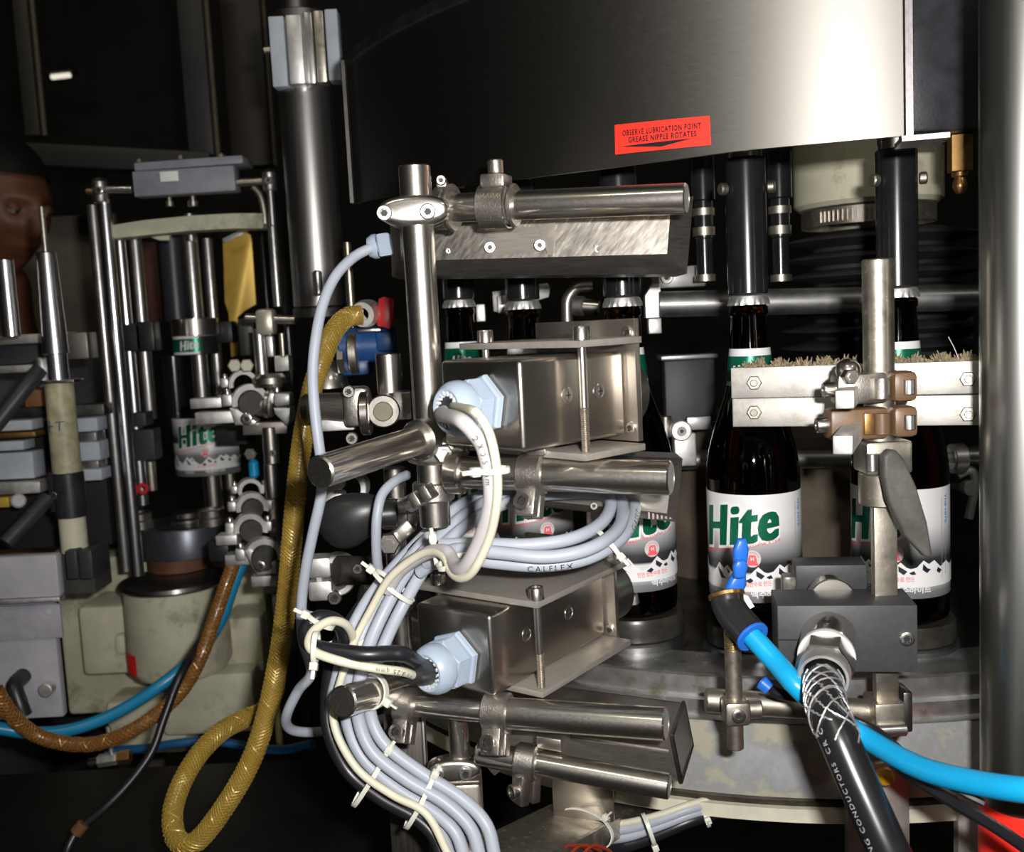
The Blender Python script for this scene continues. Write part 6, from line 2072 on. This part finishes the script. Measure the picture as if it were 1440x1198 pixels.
part('tube', G().cyl(A_, B_, .010, n=16, ch=.002), em.m, t)
for q in (A_, B_):
    part('hanger', G().cyl((q.x, q.y + .01, q.z + .018), (q.x, q.y + .01, 4.999), .004, n=8), DARKWALL, t)
part('reflector', G().box((A_ + B_) / 2 + V((0, .01, .017)), ((B_ - A_).length + .04, .06, .01), (B_ - A_)), DARKWALL, t)

# ------------------------------------------------------------------ the person at the left edge
def person():
    yp = 1.70
    eye = at(14, 291, yp)
    hc = V((eye.x - .036, yp + .03, eye.z + .004))          # head centre
    # head: turned towards the machine and a little down
    rot = Matrix.Rotation(math.radians(64), 3, 'Z') @ Matrix.Rotation(math.radians(12), 3, 'X')
    def gauss(p, c, s):
        return math.exp(-sum(((p[i] - c[i]) / s[i]) ** 2 for i in range(3)))
    bm = bmesh.new()
    bmesh.ops.create_uvsphere(bm, u_segments=56, v_segments=44, radius=1)
    for v in bm.verts:
        x, y, z = v.co
        w = 1.0 - .30 * max(0, -z) ** 1.4 - .06 * max(0, z)
        p = V((x * .076 * w, y * .096 * (1 - .12 * max(0, -z)), z * .116))
        if y < 0:
            p.y -= .026 * gauss(p, (0, -.09, -.022), (.013, .08, .020)) + .010 * gauss(p, (0, -.09, .004), (.010, .08, .022))
            p.y -= .007 * gauss(p, (0, -.09, .026), (.05, .08, .010))
            for s in (-1, 1):
                p.y += .012 * gauss(p, (s * .030, -.085, .006), (.016, .06, .011))
                p.y -= .004 * gauss(p, (s * .040, -.08, -.022), (.018, .06, .014))
            p.y -= .007 * gauss(p, (0, -.08, -.056), (.026, .06, .006)) + .007 * gauss(p, (0, -.08, -.066), (.022, .06, .006))
            p.y += .006 * gauss(p, (0, -.08, -.061), (.026, .06, .003))
            p.y -= .010 * gauss(p, (0, -.07, -.098), (.024, .06, .016))
        for s in (-1, 1):
            p.x += s * .018 * gauss(p, (s * .074, .006, -.004), (.02, .012, .030))
        v.co = hc + rot @ p
    bm.verts.index_update()
    hv = [v.co.copy() for v in bm.verts]
    hf = [[v.index for v in f.verts] for f in bm.faces]
    bm.free()

    def skin(pts, edges, radii, vox):
        me = bpy.data.meshes.new('b')
        me.from_pydata(pts, edges, [])
        o = bpy.data.objects.new('b', me)
        COL.objects.link(o)
        o.modifiers.new('s', 'SKIN')
        for i, r in enumerate(radii):
            me.skin_vertices[0].data[i].radius = (r, r) if not isinstance(r, tuple) else r
        me.skin_vertices[0].data[0].use_root = True
        m = o.modifiers.new('u', 'SUBSURF')
        m.levels = m.render_levels = 2
        dg = bpy.context.evaluated_depsgraph_get()
        dg.update()
        ev = bpy.data.meshes.new_from_object(o.evaluated_get(dg))
        vs = [v.co.copy() for v in ev.vertices]
        fs = [list(f.vertices) for f in ev.polygons]
        bpy.data.objects.remove(o)
        bpy.data.meshes.remove(ev)
        return vs, fs
    bx, by = hc.x - .02, yp + .05
    f = lambda x, y, z: V((bx + rot.col[0].x * x + rot.col[1].x * y, by + rot.col[0].y * x + rot.col[1].y * y, z))
    H = hc.z
    sh = H - .27
    pts = [f(0, 0, .92), f(0, .0, 1.10), f(0, .01, sh - .06), f(0, .015, sh + .03), f(0, 0, H - .08)]
    rad = [(.14, .10), (.13, .095), (.15, .10), .062, .056]
    ed = [(0, 1), (1, 2), (2, 3), (3, 4)]
    for s in (-1, 1):
        b = len(pts)
        pts += [f(s * .17, .01, sh - .02), f(s * .215, .02, sh - .30), f(s * .215, -.03, sh - .54), f(s * .215, -.04, sh - .60), f(s * .10, .0, .84), f(s * .10, -.02, .46), f(s * .11, .0, .08), f(s * .11, -.13, .035)]
        rad += [.055, .042, .033, .03, .085, .058, .042, .03]
        ed += [(2, b), (b, b + 1), (b + 1, b + 2), (b + 2, b + 3), (0, b + 4), (b + 4, b + 5), (b + 5, b + 6), (b + 6, b + 7)]
        w = f(s * .13, -.27, sh - .395)
        for k in range(5):
            q = len(pts)
            o = (k - 2) * .017
            tip = (.055, .075, .082, .076, .06)[k]
            pts += [f(s * .215, -.04 + o * .7, sh - .635), f(s * .212, -.042 + o, sh - .635 - tip * .6), f(s * .205, -.045 + o * 1.1, sh - .635 - tip)]
            rad += [.0125, .0105, .009]
            ed += [(b + 3, q), (q, q + 1), (q + 1, q + 2)]
    vs, fs = skin(pts, ed, rad, .006)
    n = len(vs)
    me = bpy.data.meshes.new('b')
    me.from_pydata(vs + hv, [], fs + [[i + n for i in q] for q in hf])
    o = bpy.data.objects.new('b', me)
    COL.objects.link(o)
    m = o.modifiers.new('r', 'REMESH')
    m.mode = 'VOXEL'
    m.voxel_size = .005
    m2 = o.modifiers.new('c', 'CORRECTIVE_SMOOTH') if False else None
    dg = bpy.context.evaluated_depsgraph_get()
    dg.update()
    ev = bpy.data.meshes.new_from_object(o.evaluated_get(dg))
    g = G().add([v.co.copy() for v in ev.vertices], [list(q.vertices) for q in ev.polygons])
    bpy.data.objects.remove(o)
    bpy.data.meshes.remove(ev)
    SKIN = N('skin')
    SKIN.l(SKIN.ramp(SKIN.noise(40), [(.3, (.13, .048, .023)), (.7, (.18, .07, .035))]), SKIN.b.inputs['Base Color'])
    SKIN.b.inputs['Roughness'].default_value = .5
    t = thing('person', 'person in a grey shirt cut off by the left edge, looking down', 'person', V((bx, by, 0)))
    part('body', g, SKIN.m, t, ang=180)
    for s in (-1, 1):
        e = hc + rot @ V((s * .030, -.078, .006))
        ey = part('eye', G().ball(e, .0108, 8), plain('eye white', (.30, .25, .21), .3) if 'eye white' not in bpy.data.materials else bpy.data.materials['eye white'], t, ang=180)
        part('iris', G().ball(e + rot @ V((0, -.0078, -.003)), .0046, 6), BLACK, ey, ang=180)
        lg = G()
        bm = bmesh.new()
        bmesh.ops.create_uvsphere(bm, u_segments=20, v_segments=16, radius=.0122)
        bmesh.ops.delete(bm, geom=[v for v in bm.verts if v.co.z < -.0015 + .25 * v.co.y and v.co.z > -.0072], context='VERTS')
        lg.bmadd(bm, lambda q: e + rot @ q)
        part('eyelid', lg, SKIN.m, t, ang=180)
    # hair cap
    bm = bmesh.new()
    bmesh.ops.create_uvsphere(bm, u_segments=40, v_segments=30, radius=1)
    kill = []
    for v in bm.verts:
        x, y, z = v.co
        if z < .50 - .75 * max(0, y) - (.15 if abs(x) > .8 else 0) and not (y > .15 and z > -.45):
            kill.append(v)
    bmesh.ops.delete(bm, geom=kill, context='VERTS')
    g = G().bmadd(bm, lambda q: hc + rot @ V((q.x * .083, q.y * .104, q.z * .124)))
    part('hair', g, plain('black hair', (.008, .007, .006), .6, .3, .3, 200, .4, 300), t, ang=180)
    # shirt and trousers over the body
    ks = [0, 1, 2, 3, 5, 6, 13 + 15, 14 + 15]
    def cloth(name, idx, edges, grow, m):
        v2, f2 = skin([pts[i] for i in idx], edges, [tuple(q + grow for q in rad[i]) if isinstance(rad[i], tuple) else rad[i] + grow for i in idx], 0)
        part(name, G().add(v2, f2), m, t, ang=180)
    L1, L2 = 5, 5 + 8 + 15
    cloth('shirt', [0, 1, 2, 3, L1, L1 + 1, L1 + 2, L2, L2 + 1, L2 + 2], [(0, 1), (1, 2), (2, 3), (2, 4), (4, 5), (5, 6), (2, 7), (7, 8), (8, 9)], .012, plain('grey work shirt', (.10, .10, .105), .8, .2, .15, 40, .2, 200))
    cloth('trousers', [0, L1 + 4, L1 + 5, L1 + 6, L2 + 4, L2 + 5, L2 + 6], [(0, 1), (1, 2), (2, 3), (0, 4), (4, 5), (5, 6)], .018, plain('dark trousers', (.03, .03, .035), .8, .2))
    for s, b in ((-1, L1), (1, L2)):
        part('shoe', G().tube([pts[b + 6] + V((0, .03, -.035)), pts[b + 6] + V((0, 0, -.035)), pts[b + 7] + V((0, 0, .008))], lambda q: .045 - .008 * q, 14), BLACK, t)


person()
